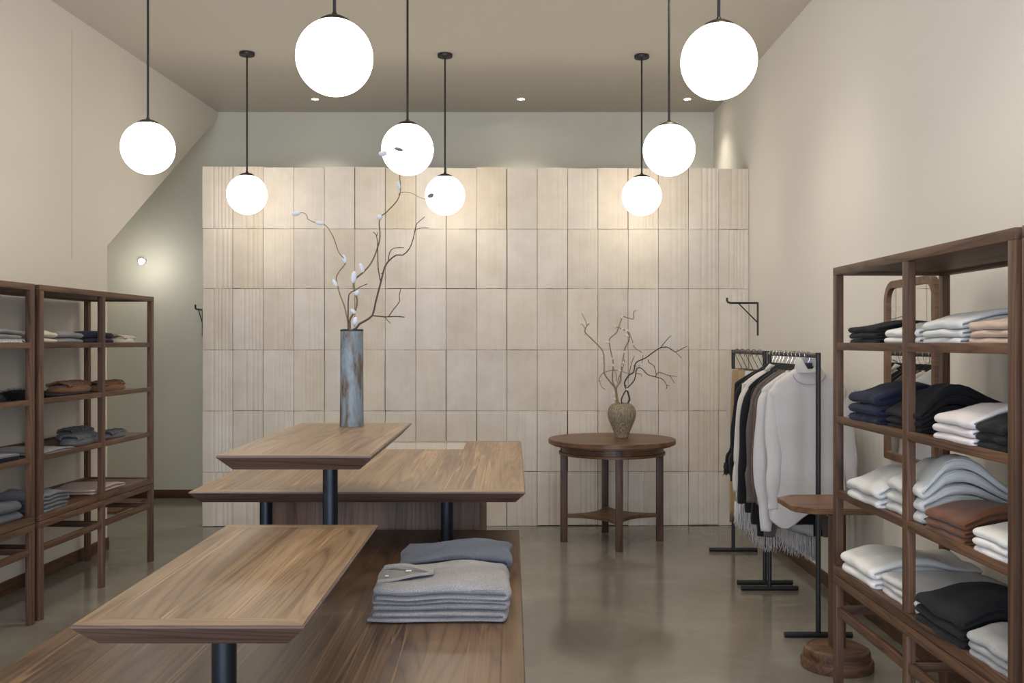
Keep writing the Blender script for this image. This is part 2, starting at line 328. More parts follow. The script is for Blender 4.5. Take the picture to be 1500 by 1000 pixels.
# tiled partition: 18 x 6 fluted plaster tiles
def tile_wall():
    zs = [0.0, 0.43, 0.913, 1.396, 1.880, 2.352, 2.838]
    x0 = -2.445; pw = (1.8835 + 2.445)/18
    T = MB(); tones = []
    rr = random.Random(11); nu = 44; nv = 5
    for c in range(18):
        for r in range(6):
            tone = (1 + rr.uniform(-0.05, 0.045)); warm = rr.uniform(-0.03, 0.03)
            if rr.random() < 0.16: warm += 0.05; tone *= 0.97
            col = (tone, tone*(1-warm*0.55), tone*(1-warm*1.6))
            xa, xb = x0 + c*pw, x0 + (c+1)*pw
            za, zb = zs[r], zs[r+1]
            if r == 0: za += rr.uniform(0, 0.008)
            if r == 5: zb += rr.uniform(-0.006, 0.006)
            edge = (0.75 if c < 2 else 0.40 if c < 4 else 0.20)
            if c > 10: edge = 0.26 + 0.2*rr.random()
            if c > 15: edge = 0.6
            if r <= 1 and c > 9: edge = 0.85
            amp = 0.0085*edge*rr.uniform(0.75, 1.15)
            gaps = [rr.uniform(0.0010, 0.0026) for _ in range(4)]
            if rr.random() < 0.3: gaps[rr.randrange(4)] = 0.0042
            xa += gaps[0]; xb -= gaps[1]; za += gaps[2]*0.8; zb -= gaps[3]*0.8
            offy = rr.uniform(0, 0.003); rot = rr.uniform(-0.0012, 0.0012)
            k = rr.uniform(0.9, 1.1)
            ribs = [(0.45*k, 0.075), (0.655, 0.06), (0.80, 0.05), (0.94, 0.045)]
            if rr.random() < 0.3: ribs = [(0.36, 0.05), (0.52, 0.03), (0.62, 0.03), (0.74, 0.03), (0.86, 0.05)]
            def f(u):
                d = 0
                for cc, ww in ribs:
                    t = (u-cc)/ww
                    if abs(t) < 1: d -= amp*0.5*(1+math.cos(PI*t))
                if u > 0.55: d -= amp*0.18
                return d
            base = len(T.v)
            vs = []; fs = []
            for j in range(nv+1):
                v = j/nv
                for i in range(nu+1):
                    u = i/nu
                    x = xa + (xb-xa)*u; z = za + (zb-za)*v
                    if i in (0, nu): x += (noise.noise(Vector((z*9, c*3.1, i)))*0.0012)
                    if j in (0, nv): z += noise.noise(Vector((x*14, r*5.3, j)))*0.0018
                    y = 7.92 + 0.0137*x - 0.034 - offy - f(u)*1.0 + rot*(v-0.5)*10*0.1
                    e = min(u, 1-u)*(xb-xa); ez = min(v, 1-v)*(zb-za)
                    if i in (0, nu): y += 0.0025
                    if j in (0, nv): y += 0.002
                    vs.append((x, y, z))
            W = nu+1
            for j in range(nv):
                for i in range(nu): fs.append((j*W+i, j*W+i+1, (j+1)*W+i+1, (j+1)*W+i))
            # side faces back to the board
            def back(p): return (p[0], 7.92 + 0.0137*p[0], p[2])
            loop = list(range(0, W)) + [j*W+nu for j in range(1, nv+1)] + [nv*W+i for i in range(nu-1, -1, -1)] + [j*W for j in range(nv-1, 0, -1)]
            nb = len(vs); vs += [back(vs[i]) for i in loop]; m = len(loop)
            for i in range(m): fs.append((loop[i], nb+i, nb+(i+1) % m, loop[(i+1) % m]))
            T.add(vs, fs); tones += [col]*len(vs)
    me = bpy.data.meshes.new('wall_tile'); me.from_pydata(T.v, [], T.f)
    ca = me.color_attributes.new('tone', 'FLOAT_COLOR', 'POINT')
    for i, cc in enumerate(tones): ca.data[i].color = (*cc, 1)
    me.materials.append(M_TILE); me.shade_smooth(); me.set_sharp_from_angle(angle=math.radians(62))
    o = bpy.data.objects.new('wall_tile', me); COL.objects.link(o); struct(o)
    p = MB().add([(-2.443, 7.8867, 0), (1.882, 7.9458, 0), (1.882, 7.9458, 2.832), (-2.443, 7.8867, 2.832),
                  (-2.443, 8.0, 0), (1.882, 8.06, 0), (1.882, 8.06, 2.832), (-2.443, 8.0, 2.832)],
                 [(0, 1, 2, 3), (7, 6, 5, 4), (3, 2, 6, 7), (0, 4, 5, 1), (1, 5, 6, 2), (0, 3, 7, 4)])
    struct(p.build('wall_partition', M_GROUT, smooth=0))
tile_wall()

# ------------------------------------------------------------------ lights in the room
def globe_lamp(x, y, label):
    t = thing('pendant_lamp', label, 'pendant lamp', (x, y, CEIL), 0, 'globe pendant lamps')
    MB().lathe([(0.052, -0.001), (0.056, -0.003), (0.056, -0.022), (0.053, -0.026), (0.012, -0.028), (0.0, -0.028)], n=40).build('canopy', M_BLACK, t)
    MB().tube([(0, 0, -0.026), (0, 0, -0.905)], 0.0065, 12).build('rod', M_BLACK, t)
    MB().lathe([(0.0, -0.884), (0.009, -0.884), (0.012, -0.893), (0.035, -0.899), (0.058, -0.912), (0.061, -0.920), (0.0, -0.920)], n=40).build('globe_cap', M_BRONZE, t)
    MB().ball((0, 0, -1.055), 0.1475, 64, 40).build('glass_globe', M_GLOBE, t, smooth=180)
    return t
g0 = globe_lamp(-1.967, 7.39, 'white globe pendant hanging before the tile wall, at its left end')
dup(g0, (-0.50, 7.43, CEIL), label='white globe pendant before the tile wall that a grey willow bud crosses')
dup(g0, (0.972, 7.46, CEIL), label='white globe pendant before the tile wall, rightmost and smallest in view')
dup(g0, (-2.055, 5.62, CEIL), label='white globe pendant in front of the slanted left wall edge')
dup(g0, (-0.594, 5.66, CEIL), label='white globe pendant right above the tall branches in the blue vase')
dup(g0, (0.896, 5.68, CEIL), label='mid-sized white globe pendant overlapping the top right of the tile wall')
dup(g0, (-0.683, 3.83, CEIL), label='large near white globe pendant, the left one of the nearest pair')
dup(g0, (0.807, 3.885, CEIL), label='large near white globe pendant, the right one of the nearest pair')
def downlight(x, y, label, k):
    t = thing('ceiling_downlight', label, 'ceiling light', (x, y, CEIL), 0, 'recessed ceiling downlights')
    MB().lathe([(0.028, -0.0005), (0.036, -0.0005), (0.037, -0.004), (0.030, -0.006), (0.028, -0.003)], n=32, closed=True).build('trim_ring', M_WHITE, t)
    MB().lathe([(0.0, -0.003), (0.028, -0.003)], n=32).build('lens', M_DOWN, t)
    sp = bpy.data.lights.new('downlight_beam', 'SPOT'); sp.energy = k; sp.color = (1, 0.93, 0.80); sp.spot_size = math.radians(110); sp.spot_blend = 1.0; sp.shadow_soft_size = 0.06
    so = bpy.data.objects.new('downlight_beam', sp); COL.objects.link(so); so.location = (x, y, CEIL-0.012); so.rotation_euler = (0, 0, 0)
    return t
DL = downlight(-1.74, 8.8, 'small recessed ceiling downlight beside the near left globe', 44)
downlight(0.08, 8.8, 'small recessed ceiling downlight at the middle of the rear ceiling', 44)
downlight(1.55, 8.8, 'small recessed ceiling downlight close to the right wall', 22)
# small wall spot in the nook
t = thing('wall_spotlight', 'tiny bright spotlight on the green-grey wall above left shelving', 'wall light', (-3.44, 9.31, 2.21))
MB().tube([(0, -0.0, 0.0), (0, -0.03, 0.0)], 0.028, 20).build('backplate', M_WHITE, t)
MB().tube([(0, -0.03, 0), (0, -0.07, -0.004)], [0.02, 0.03], 20).build('lamp_head', M_WHITE, t)
MB().ball((0, -0.073, -0.004), 0.024, 20, 12, (1, 0.35, 1)).build('bulb', emitter('spot_bulb', (1, 0.96, 0.88), 40.0), t)
sp = bpy.data.lights.new('nook_beam', 'POINT'); sp.energy = 1.5; sp.color = (1, 0.95, 0.86); sp.shadow_soft_size = 0.05
so_ = bpy.data.objects.new('nook_beam', sp); COL.objects.link(so_); so_.location = (-3.34, 9.0, 2.16); so_.rotation_euler = (-0.5, 0, 0)

# daylight through the glazed front behind the camera
w = bpy.data.worlds.new('World'); scn.world = w; w.use_nodes = True
w.node_tree.nodes['Background'].inputs[0].default_value = (0.74, 0.84, 1.0, 1); w.node_tree.nodes['Background'].inputs[1].default_value = 0.5
al = bpy.data.lights.new('shopfront_daylight', 'AREA'); al.shape = 'RECTANGLE'; al.size = 4.6; al.size_y = 2.7; al.energy = 110; al.color = (0.74, 0.83, 1.0)
ao = bpy.data.objects.new('shopfront_daylight', al); COL.objects.link(ao); ao.location = (-0.5, Y0+0.02, 1.5); ao.rotation_euler = (PI/2, 0, 0)
# added fill spots, out of view overhead, each given an invented downlight fixture
for x, y, e in ((-1.9, 3.2, 32), (-0.6, 2.0, 26), (0.7, 2.2, 26), (0.9, 3.4, 22), (0.1, 5.0, 30), (1.0, 5.6, 20), (-1.5, 5.4, 22)):
    sp = bpy.data.lights.new('fill_spot', 'SPOT'); sp.energy = e*1.2; sp.color = (1, 0.90, 0.76); sp.spot_size = math.radians(110); sp.spot_blend = 0.9; sp.shadow_soft_size = 0.12
    so_ = bpy.data.objects.new('fill_spot', sp); COL.objects.link(so_); so_.location = (x, y, CEIL-0.02)
    fx = dup(DL, (x, y, CEIL), label='added recessed ceiling downlight, out of view over the front half of the shop'); fx['group'] = 'added fill downlights over the front of the shop'

cam = bpy.data.cameras.new('camera'); cam.lens = 35; cam.sensor_width = 36; cam.sensor_fit = 'HORIZONTAL'; cam.shift_y = 1/1500.0; cam.clip_start = 0.05
co = bpy.data.objects.new('camera', cam); COL.objects.link(co); co.location = (0, 0, H); co.rotation_euler = (PI/2, 0, 0); scn.camera = co
vs_ = scn.view_settings; scn.display_settings.display_device = 'sRGB'
vs_.view_transform = 'Standard'; vs_.look = 'None'; vs_.gamma = 1; vs_.use_curve_mapping = False; vs_.exposure = 1.2
# ------------------------------------------------------------------ shelving units
UL, UD, PXW, PYW = 1.435, 0.46, 0.030, 0.040
TOPZ = 1.757; SH = [1.454, 1.160, 0.864]; BZ = 0.557
SHELFZ = {'A': SH[0]-0.007, 'B': SH[1]-0.007, 'C': SH[2]-0.007, 'D': BZ-0.006}
def shelf_frame(z, h, inset=0.0015):
    a = inset; b = 0.022
    return [MB().box(a, a+b, PYW-0.002, UL-PYW+0.002, z-h, z, 0.0015), MB().box(UD-a-b, UD-a, PYW-0.002, UL-PYW+0.002, z-h, z, 0.0015)]
def shelving(label, loc, rotz):
    t = thing('shelving_unit', label, 'shelf', loc, rotz, 'open walnut shelving units')
    ys = [0.0, (UL-PYW)/2, UL-PYW]
    for y in ys:
        for x in (0.0, UD-PXW):
            MB().box(x, x+PXW, y, y+PYW, BZ, TOPZ-0.032, 0.002).build('post', WS['Z'], t)
            MB().box(x, x+PXW, y, y+PYW, 0.0, 0.482, 0.002).build('base_leg', WS['Z'], t)
    # top: framed panel
    MB().box(0, 0.04, 0, UL, TOPZ-0.032, TOPZ, 0.002).build('top_rail', WS['Y'], t); MB().box(UD-0.04, UD, 0, UL, TOPZ-0.032, TOPZ, 0.002).build('top_rail', WS['Y'], t)
    MB().box(0.04, UD-0.04, 0, 0.04, TOPZ-0.032, TOPZ, 0.002).build('top_end_rail', WS['X'], t); MB().box(0.04, UD-0.04, UL-0.04, UL, TOPZ-0.032, TOPZ, 0.002).build('top_end_rail', WS['X'], t)
    MB().box(0.04, UD-0.04, 0.04, UL-0.04, TOPZ-0.020, TOPZ-0.004).build('top_panel', WS['Y'], t)
    for z in SH:
        for q in shelf_frame(z, 0.030): q.build('shelf_rail', WS['Y'], t)
        s = MB().box(0.0235, UD-0.0235, 0.006, UL-0.006, z-0.020, z-0.008).build('shelf', WS['Y'], t)
        for y in ys: MB().box(PXW-0.002, UD-PXW+0.002, y+0.004, y+PYW-0.004, z-0.030, z-0.009, 0.0015).build('shelf_bearer', WS['X'], s)
    # bottom board of the upper part
    MB().box(0, 0.036, 0, UL, BZ-0.036, BZ, 0.002).build('bottom_rail', WS['Y'], t); MB().box(UD-0.036, UD, 0, UL, BZ-0.036, BZ, 0.002).build('bottom_rail', WS['Y'], t)
    MB().box(0.036, UD-0.036, 0, 0.036, BZ-0.036, BZ, 0.002).build('bottom_end_rail', WS['X'], t); MB().box(0.036, UD-0.036, UL-0.036, UL, BZ-0.036, BZ, 0.002).build('bottom_end_rail', WS['X'], t)
    MB().box(0.036, UD-0.036, 0.036, UL-0.036, BZ-0.028, BZ-0.007).build('bottom_shelf', WS['Y'], t)
    # base: apron and stretchers
    MB().box(0.0, 0.022, 0, UL, 0.482, 0.5185, 0.002).build('apron', WS['Y'], t); MB().box(UD-0.022, UD, 0, UL, 0.482, 0.5185, 0.002).build('apron', WS['Y'], t)
    MB().box(0.022, UD-0.022, 0, 0.03, 0.482, 0.5185, 0.002).build('end_apron', WS['X'], t); MB().box(0.022, UD-0.022, UL-0.03, UL, 0.482, 0.5185, 0.002).build('end_apron', WS['X'], t)
    for x in (0.004, UD-0.026):
        for k in (0, 1): MB().box(x, x+0.022, ys[k]+PYW-0.001, ys[k+1]+0.001, 0.358, 0.392, 0.002).build('stretcher', WS['Y'], t)
    for y in ys: MB().box(PXW-0.001, UD-PXW+0.001, y+0.008, y+PYW-0.008, 0.358, 0.392, 0.002).build('end_stretcher', WS['X'], t)
    return t
LA = PI-0.056
LO = Vector((-2.385, 6.632, 0))
def Lrot(x, y): return Vector((LO.x + x*math.cos(LA) - y*math.sin(LA), LO.y + x*math.sin(LA) + y*math.cos(LA), 0))
shL = shelving('open walnut shelving unit of the left wall, the farther whole one', LO, LA)
l2 = Lrot(0, UL+0.05)
dup(shL, l2, LA, 'open walnut shelving unit cut by the left picture edge')
RO = Vector((1.316, 2.603, 0)); RA = 0.010
dup(shL, RO, RA, 'open walnut shelving unit against the right wall, full of folded sweaters')
dup(shL, (RO.x+0.0145, RO.y-UL-0.033, 0), RA, 'next walnut shelving unit, only its corner post showing at right picture edge')

# ------------------------------------------------------------------ centre display tables
WEDGE = wood('walnut_edge_shaded_X', (0.042, 0.024, 0.020), (0.085, 0.050, 0.040), (0.135, 0.082, 0.062), 'X', rough=0.33, streak=0.0)  # dark edge grain, with the shade on the undercut also put into the colour
def tabletop(t, x0, x1, y0, y1, z, th, inc, bw, mc, mx, my, cut=None):
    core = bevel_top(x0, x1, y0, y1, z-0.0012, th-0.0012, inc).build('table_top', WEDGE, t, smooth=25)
    # mitred border and field lie on the slab as one flush surface
    z1 = z; z0 = z-0.002
    e = 0.0035
    X0, X1, Y0_, Y1 = x0+e, x1-e, y0+e, y1-e
    def strip(poly, m, nm):
        MB().prism(poly, z0, z1).build(nm, m, t, smooth=0)
    strip([(X0, Y0_), (X1, Y0_), (X1-bw, Y0_+bw), (X0+bw, Y0_+bw)], mx, 'border_board')
    strip([(X0, Y1), (X0+bw, Y1-bw), (X1-bw, Y1-bw), (X1, Y1)], mx, 'border_board')
    strip([(X0, Y0_), (X0+bw, Y0_+bw), (X0+bw, Y1-bw), (X0, Y1)], my, 'border_board')
    strip([(X1, Y0_), (X1, Y1), (X1-bw, Y1-bw), (X1-bw, Y0_+bw)], my, 'border_board')
    g = 0.0004
    a, b, c, d = X0+bw+g, X1-bw-g, Y0_+bw+g, Y1-bw-g
    if cut:
        cx0, cx1, cy0, cy1 = cut
        m = MB(); m.prism([(a, c), (b, c), (b, cy0), (a, cy0)], z0, z1); m.prism([(cx1, cy0), (b, cy0), (b, d), (cx1, d)], z0, z1)
        m.prism([(a, cy0), (cx0, cy0), (cx0, d), (a, d)], z0, z1)
        if cy1 < d: m.prism([(cx0, cy1), (cx1, cy1), (cx1, d), (cx0, d)], z0, z1)
        m.build('field_panel', mc, t, smooth=0)
    else:
        strip([(a, c), (b, c), (b, d), (a, d)], mc, 'field_panel')
ZA, ZB, ZC, ZD = 0.672, 0.906, 1.143, 0.946
ta = thing('display_table', 'big low walnut display table filling the bottom of the picture', 'table', (-0.6, 2.6, 0))
def sh(dx, dy): return dx+0.6, dy-2.6
def ctop(t, ox, oy, x0, x1, y0, y1, *a, cut=None):
    if cut: cut = (cut[0]-ox, cut[1]-ox, cut[2]-oy, cut[3]-oy)
    tabletop(t, x0-ox, x1-ox, y0-oy, y1-oy, *a, cut=cut)
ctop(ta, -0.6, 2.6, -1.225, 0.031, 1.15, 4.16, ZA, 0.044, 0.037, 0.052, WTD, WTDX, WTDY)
for x, y in ((-1.1, 1.3), (-0.1, 1.3), (-1.1, 3.95), (-0.1, 3.95)):
    MB().box(x+0.6-0.03, x+0.6+0.03, y-2.6-0.03, y-2.6+0.03, 0, ZA-0.044, 0.003).build('leg', WS['Z'], ta)
MB().box(-0.47, 0.47, -1.25, 1.3, ZA-0.11, ZA-0.044, 0.002).build('apron', WS['Y'], ta)
def pole(t, x, y, z0, z1, r=0.025):
    MB().tube([(x, y, z0), (x, y, z1)], r, 32, True).build('pole', M_POLE, t)
    MB().tube([(x, y, z0), (x, y, z0+0.004)], r+0.010, 32).build('floor_flange', M_POLE, t)
tb = thing('checkout_counter', 'wide walnut counter top with a glass inset on two dark poles and cabinet', 'counter', (-0.57, 4.6, 0))
ctop(tb, -0.57, 4.6, -1.19, 0.050, 3.66, 5.54, ZB, 0.044, 0.037, 0.055, WT, WTX, WTY, cut=(-0.84, -0.25, 5.12, 5.46))
MB().box(-0.84+0.57, -0.25+0.57, 5.12-4.6, 5.46-4.6, ZB-0.002, ZB-0.0004).build('glass_inset', M_GLASS, tb, smooth=0)
for x in (-0.973, -0.257): pole(tb, x+0.57, 3.94-4.6, ZA, ZB-0.044)
MB().box(-1.035+0.57, -0.138+0.57, 4.21-4.6, 5.42-4.6, 0, ZB-0.044, 0.002).build('cabinet', WS['Z'], tb)
tc_ = thing('display_riser', 'raised walnut riser on one dark pole that carries the tall vase', 'display riser', (-0.604, 3.31, ZA), 0, 'walnut risers on poles')
ctop(tc_, -0.604, 3.31, -0.820, -0.390, 2.755, 3.865, ZC-ZA, 0.044, 0.037, 0.042, WT, WTX, WTY)
pole(tc_, 0, 0, 0, ZC-0.044-ZA)
td = thing('display_riser', 'low near walnut riser in the foreground with bare top', 'display riser', (-0.587, 2.29, ZA), 0, 'walnut risers on poles')
ctop(td, -0.587, 2.29, -0.797, -0.375, 1.795, 2.785, ZD-ZA, 0.044, 0.037, 0.040, WT, WTX, WTY)
pole(td, 0, 2.03-2.29, 0, ZD-0.044-ZA)

# ------------------------------------------------------------------ round table
rt = thing('round_table', 'round walnut table on four legs before the tile wall', 'table', (0.731, 7.29, 0))
prof = [(0, 0.706), (0.436, 0.706), (0.441, 0.709), (0.441, 0.716), (0.461, 0.718), (0.464, 0.722), (0.464, 0.747), (0.460, 0.751), (0, 0.751)]
MB().lathe(prof, n=96).build('table_top', WR, rt, smooth=30)
prof = [(0.355, 0.706), (0.372, 0.706), (0.372, 0.660), (0.388, 0.658), (0.388, 0.641), (0.355, 0.641)]
MB().lathe(prof, n=96, closed=True).build('apron', WR, rt, smooth=30)
ang0 = -PI/2 + 0.045
for k in range(4):
    a = ang0 + k*PI/2; r = 0.353
    m4 = Matrix.Translation((r*math.cos(a), r*math.sin(a), 0)) @ Matrix.Rotation(0.03, 4, 'Z')
    MB().box(-0.024, 0.024, -0.024, 0.024, 0, 0.7055, 0.002, mat=m4).build('leg', WL, rt)
pts = []
for k in range(4):
    a = ang0 + k*PI/2; a2 = a + PI/2
    p0 = Vector((0.335*math.cos(a), 0.335*math.sin(a))); tn = Vector((-math.sin(a), math.cos(a)))*0.02
    q0 = Vector((0.335*math.cos(a2), 0.335*math.sin(a2))); tq = Vector((-math.sin(a2), math.cos(a2)))*0.02
    A_ = p0 + tn; B_ = q0 - tq; mid = (A_ + B_)/2; ctrl = mid*0.30
    for i in range(13):
        s = i/12; p = A_*(1-s)**2 + ctrl*2*s*(1-s) + B_*s*s; pts.append((p.x, p.y))
MB().prism(pts, 0.176, 0.200).build('lower_shelf', WR, rt, smooth=30)

# ------------------------------------------------------------------ vases and branches
def vase_mat(name, stops, sc, scx):
    m, nt, b = new_mat(name); tc = N(nt, 'ShaderNodeTexCoord')
    mp = N(nt, 'ShaderNodeMapping'); mp.inputs['Scale'].default_value = sc; L(nt, tc.outputs['Object'], mp.inputs['Vector'])
    n = N(nt, 'ShaderNodeTexNoise', Scale=scx, Detail=6.0, Roughness=0.65, Distortion=0.4); L(nt, mp.outputs[0], n.inputs['Vector'])
    L(nt, ramp(nt, n.outputs['Fac'], stops), b.inputs['Base Color']); b.inputs['Roughness'].default_value = 0.48 
    bp = N(nt, 'ShaderNodeBump', Strength=0.25, Distance=0.002); L(nt, n.outputs['Fac'], bp.inputs['Height']); L(nt, bp.outputs['Normal'], b.inputs['Normal'])
    return m
M_V1 = vase_mat('blue_grey_glaze', [(0.34, (0.045, 0.032, 0.024)), (0.44, (0.13, 0.10, 0.075)), (0.49, (0.15, 0.17, 0.185)), (0.60, (0.20, 0.24, 0.27)), (0.75, (0.10, 0.09, 0.08))], (1, 1, 0.30), 26.0)
M_V2 = vase_mat('speckled_stoneware', [(0.34, (0.09, 0.068, 0.043)), (0.45, (0.215, 0.175, 0.115)), (0.62, (0.37, 0.32, 0.22))], (1, 1, 0.16), 130.0)
M_V2.node_tree.nodes['Principled BSDF'].inputs['Roughness'].default_value = 0.7
v1c = Vector((-0.597, 3.71, ZC+0.0003))
v1 = thing('tall_vase', 'tall cylindrical blue-grey glazed vase on the raised riser', 'vase', v1c)
pr = []
hv = 0.358
for i in range(25):
    s = i/24; r = 0.0432 + 0.0012*noise.noise(Vector((0, 0, s*6))) + (0.0018*(1-s)**6) - 0.001*s
    pr.append((r, s*hv))
body = [(0.0, 0.0)] + pr + [(0.0405, hv+0.0015), (0.0385, hv), (0.038, 0.02), (0.0, 0.02)]
MB().lathe(body, n=48).build('vase_body', M_V1, v1, smooth=50)
MB().lathe([(0.0426, hv-0.004), (0.0434, hv-0.003), (0.0436, hv+0.0005), (0.041, hv+0.0032), (0.0384, hv+0.001), (0.039, hv-0.003)], n=48, closed=True).build('rim', plain('dark_rim_glaze', (0.03, 0.028, 0.03), 0.2), v1)
v2c = Vector((0.808, 7.33, 0.7513))
v2 = tag(MB().lathe([(0.0, 0), (0.045, 0), (0.049, 0.003), (0.05, 0.012), (0.062, 0.05), (0.08, 0.095), (0.0965, 0.135), (0.1045, 0.17), (0.104, 0.195), (0.095, 0.222), (0.078, 0.243), (0.058, 0.254), (0.047, 0.257), (0.043, 0.255), (0.043, 0.245), (0.08, 0.22), (0.09, 0.17), (0.04, 0.03), (0.0, 0.03)], n=56).build('round_vase', M_V2, smooth=60), 'squat speckled brown stoneware vase on the round table', 'vase'); v2.location = v2c

M_TWIG = plain('dark_twig', (0.075, 0.052, 0.042), 0.8, bump=0.5, bscale=300)
M_GREEN = plain('green_willow', (0.13, 0.12, 0.035), 0.6, var=0.35, vscale=14)
M_TAN = plain('tan_willow', (0.24, 0.16, 0.07), 0.65, var=0.2, vscale=14)
M_BUD = cloth('catkin_fur', (0.62, 0.64, 0.68), 0.06, scale=900, sheen=0.6)
M_BUDG = cloth('catkin_grey', (0.17, 0.17, 0.18), 0.2, scale=900, sheen=0.3)
M_BUDC = cloth('catkin_cream', (0.78, 0.72, 0.61), 0.06, scale=900, sheen=0.4)
M_PALE = plain('pale_willow', (0.30, 0.24, 0.14), 0.7, var=0.3, vscale=14)
def smooth_pts(pts, rads, sub=5):
    n = len(pts); out = []; ro = []
    for i in range(n-1):
        p0, p1, p2, p3 = pts[max(i-1, 0)], pts[i], pts[i+1], pts[min(i+2, n-1)]
        for k in range(sub):
            t = k/sub
            out.append(0.5*((2*p1) + (p2-p0)*t + (2*p0-5*p1+4*p2-p3)*t*t + (3*p1-p0-3*p2+p3)*t**3)); ro.append(rads[i]*(1-t)+rads[i+1]*t)
    out.append(pts[-1]); ro.append(rads[-1]); return out, ro
def branch(root, zp, conv, depth, r0, r1, mat, name='branch', sub=5, nodes=False, lab=None):
    """zp picture pixels of the crop, conv to image px; depth(i,n) gives each point's own distance"""
    n = len(zp); pts = [PX(*conv(*p), depth(i/(n-1))) for i, p in enumerate(zp)]
    rads = [r0 + (r1-r0)*i/(n-1) for i in range(n)]
    sp, sr = smooth_pts(pts, rads, sub)
    m = MB(); m.tube(sp, sr, 7)
    if nodes:
        rr = random.Random(len(zp)*7+int(zp[0][0]))
        for i in range(2, len(sp)-1, 3):
            d = Vector((rr.uniform(-1, 1), rr.uniform(-.6, .6), rr.uniform(-.2, 1))).normalized()
            m.tube([sp[i], sp[i]+d*sr[i]*2.6], [sr[i]*0.9, sr[i]*0.3], 5)
    o = m.build(name, mat, root, smooth=60)
    o.location = -root.location
    if lab: o['label'] = lab
    return o
def bud(root, p, ang, ln, wd, mat, name='catkin', lab=None):
    rot = Matrix.Rotation(-ang, 3, 'Y')
    o = MB().ball((0, 0, 0), 1, 14, 10, (ln/2, wd/2, wd/2), rot).build(name, mat, root, smooth=180); o.location = p - root.location
    if lab: o['label'] = lab
    return o
c1 = lambda x, y: (400 + x/3.127, 180 + y/3.127)
def mk(name, label, loc, cat='branch', group=None): return thing(name, label, cat, loc, 0, group)
base1 = v1c + Vector((0, 0, 0.02))
def d1(a, b): return lambda t: 3.71 + (b-a)*t*1.0 + a
# each branch is a thing standing in the vase
bA = mk('willow_branch', 'thin tan willow branch arching left out of the tall vase', base1, 'branch', 'branches in the tall vase')
branch(bA, [(372, 1060), (352, 960), (330, 850), (305, 780), (290, 715), (300, 685), (330, 645), (326, 622), (300, 590), (275, 520), (237, 466), (190, 455), (160, 440), (155, 425), (140, 412), (112, 413)], c1, d1(-0.0, -0.10), 0.0027, 0.0011, M_TAN, 'stem')
bB = mk('willow_branch', 'green curly willow branch reaching up over the globe lamp', base1, 'branch', 'branches in the tall vase')
branch(bB, [(356, 1060), (352, 940), (353, 900), (378, 855), (385, 810), (371, 760), (373, 720), (415, 682), (450, 640), (476, 580), (490, 520), (488, 440), (520, 408), (565, 360), (583, 316), (581, 255), (575, 208), (520, 150), (524, 128), (545, 120), (570, 120)], c1, d1(0, 0.12), 0.0043, 0.0010, M_GREEN, 'stem')
branch(bB, [(583, 318), (575, 330), (588, 318), (630, 320), (690, 348), (722, 333)], c1, lambda t: 3.79+0.05*t, 0.0014, 0.0009, M_TAN, 'stem')
bC = mk('twig', 'short dark twig at the left of the tall vase mouth', base1, 'branch', 'branches in the tall vase')
branch(bC, [(345, 1060), (344, 950), (344, 860), (348, 785), (375, 768), (400, 750), (432, 737)], c1, d1(0, -0.06), 0.0028, 0.0014, M_TWIG, 'stem', 2, True)
bD = mk('twig', 'dark forked bare twig leaning right out of the tall vase', base1, 'branch', 'branches in the tall vase')
branch(bD, [(365, 1060), (380, 942), (415, 910), (455, 882), (470, 820), (495, 725), (510, 665), (530, 632), (565, 605), (595, 605), (625, 575), (642, 530), (655, 470), (665, 455), (695, 430)], c1, d1(0, 0.08), 0.0045, 0.0012, M_TWIG, 'stem', 2, True)
branch(bD, [(655, 487), (680, 481), (714, 481)], c1, lambda t: 3.78-0.03*t, 0.0013, 0.0009, M_TWIG, 'stem', 2)
branch(bD, [(530, 632), (533, 595), (555, 573), (600, 572)], c1, lambda t: 3.755+0.07*t, 0.0020, 0.0012, M_TWIG, 'stem', 2, True)
branch(bD, [(455, 882), (515, 888), (560, 886), (602, 889)], c1, lambda t: 3.725+0.05*t, 0.0026, 0.0018, M_TWIG, 'stem', 2, True)
branch(bD, [(512, 888), (525, 905), (538, 919)], c1, lambda t: 3.75-0.04*t, 0.0016, 0.001, M_TWIG, 'stem', 2)
branch(bD, [(530, 885), (555, 850), (579, 818), (578, 790), (585, 760)], c1, lambda t: 3.755-0.05*t, 0.0020, 0.0013, M_TWIG, 'stem', 2, True)
branch(bD, [(493, 725), (482, 670), (480, 590), (478, 545), (472, 512), (458, 500)], c1, lambda t: 3.745-0.04*t, 0.0022, 0.0013, M_TWIG, 'stem', 2, True)
branch(bD, [(475, 518), (478, 508), (479, 500)], c1, lambda t: 3.71, 0.0012, 0.001, M_TWIG, 'stem', 2)
k1 = 1/3.127/F*3.72
for root, x, y, a, ln, wd, D, mt in ((bA, 105, 415, 5, 40, 20, 3.61, M_BUD), (bA, 213, 458, -8, 42, 18, 3.64, M_BUD), (bA, 326, 622, -70, 42, 22, 3.67, M_BUD), (bA, 284, 733, -62, 40, 18, 3.68, M_BUD),
    (bB, 503, 140, 12, 40, 26, 3.81, M_BUD), (bB, 576, 121, -15, 44, 17, 3.83, M_BUDG), (bB, 577, 288, -70, 44, 19, 3.80, M_BUD), (bB, 722, 333, 25, 32, 22, 3.84, M_BUDG), (bB, 488, 432, 40, 26, 26, 3.77, M_BUD),
    (bB, 406, 663, -68, 46, 20, 3.75, M_BUD), (bB, 370, 706, 82, 58, 26, 3.74, M_BUD), (bB, 383, 778, 20, 28, 28, 3.73, M_BUD), (bB, 366, 863, -35, 30, 20, 3.72, M_BUD), (bB, 375, 908, 75, 42, 24, 3.71, M_BUD)):
    px, py = c1(x, y); bud(root, PX(px, py, D), math.radians(a), ln*k1, wd*k1, mt, 'catkin', 'grey catkin' if mt is M_BUDG else None)
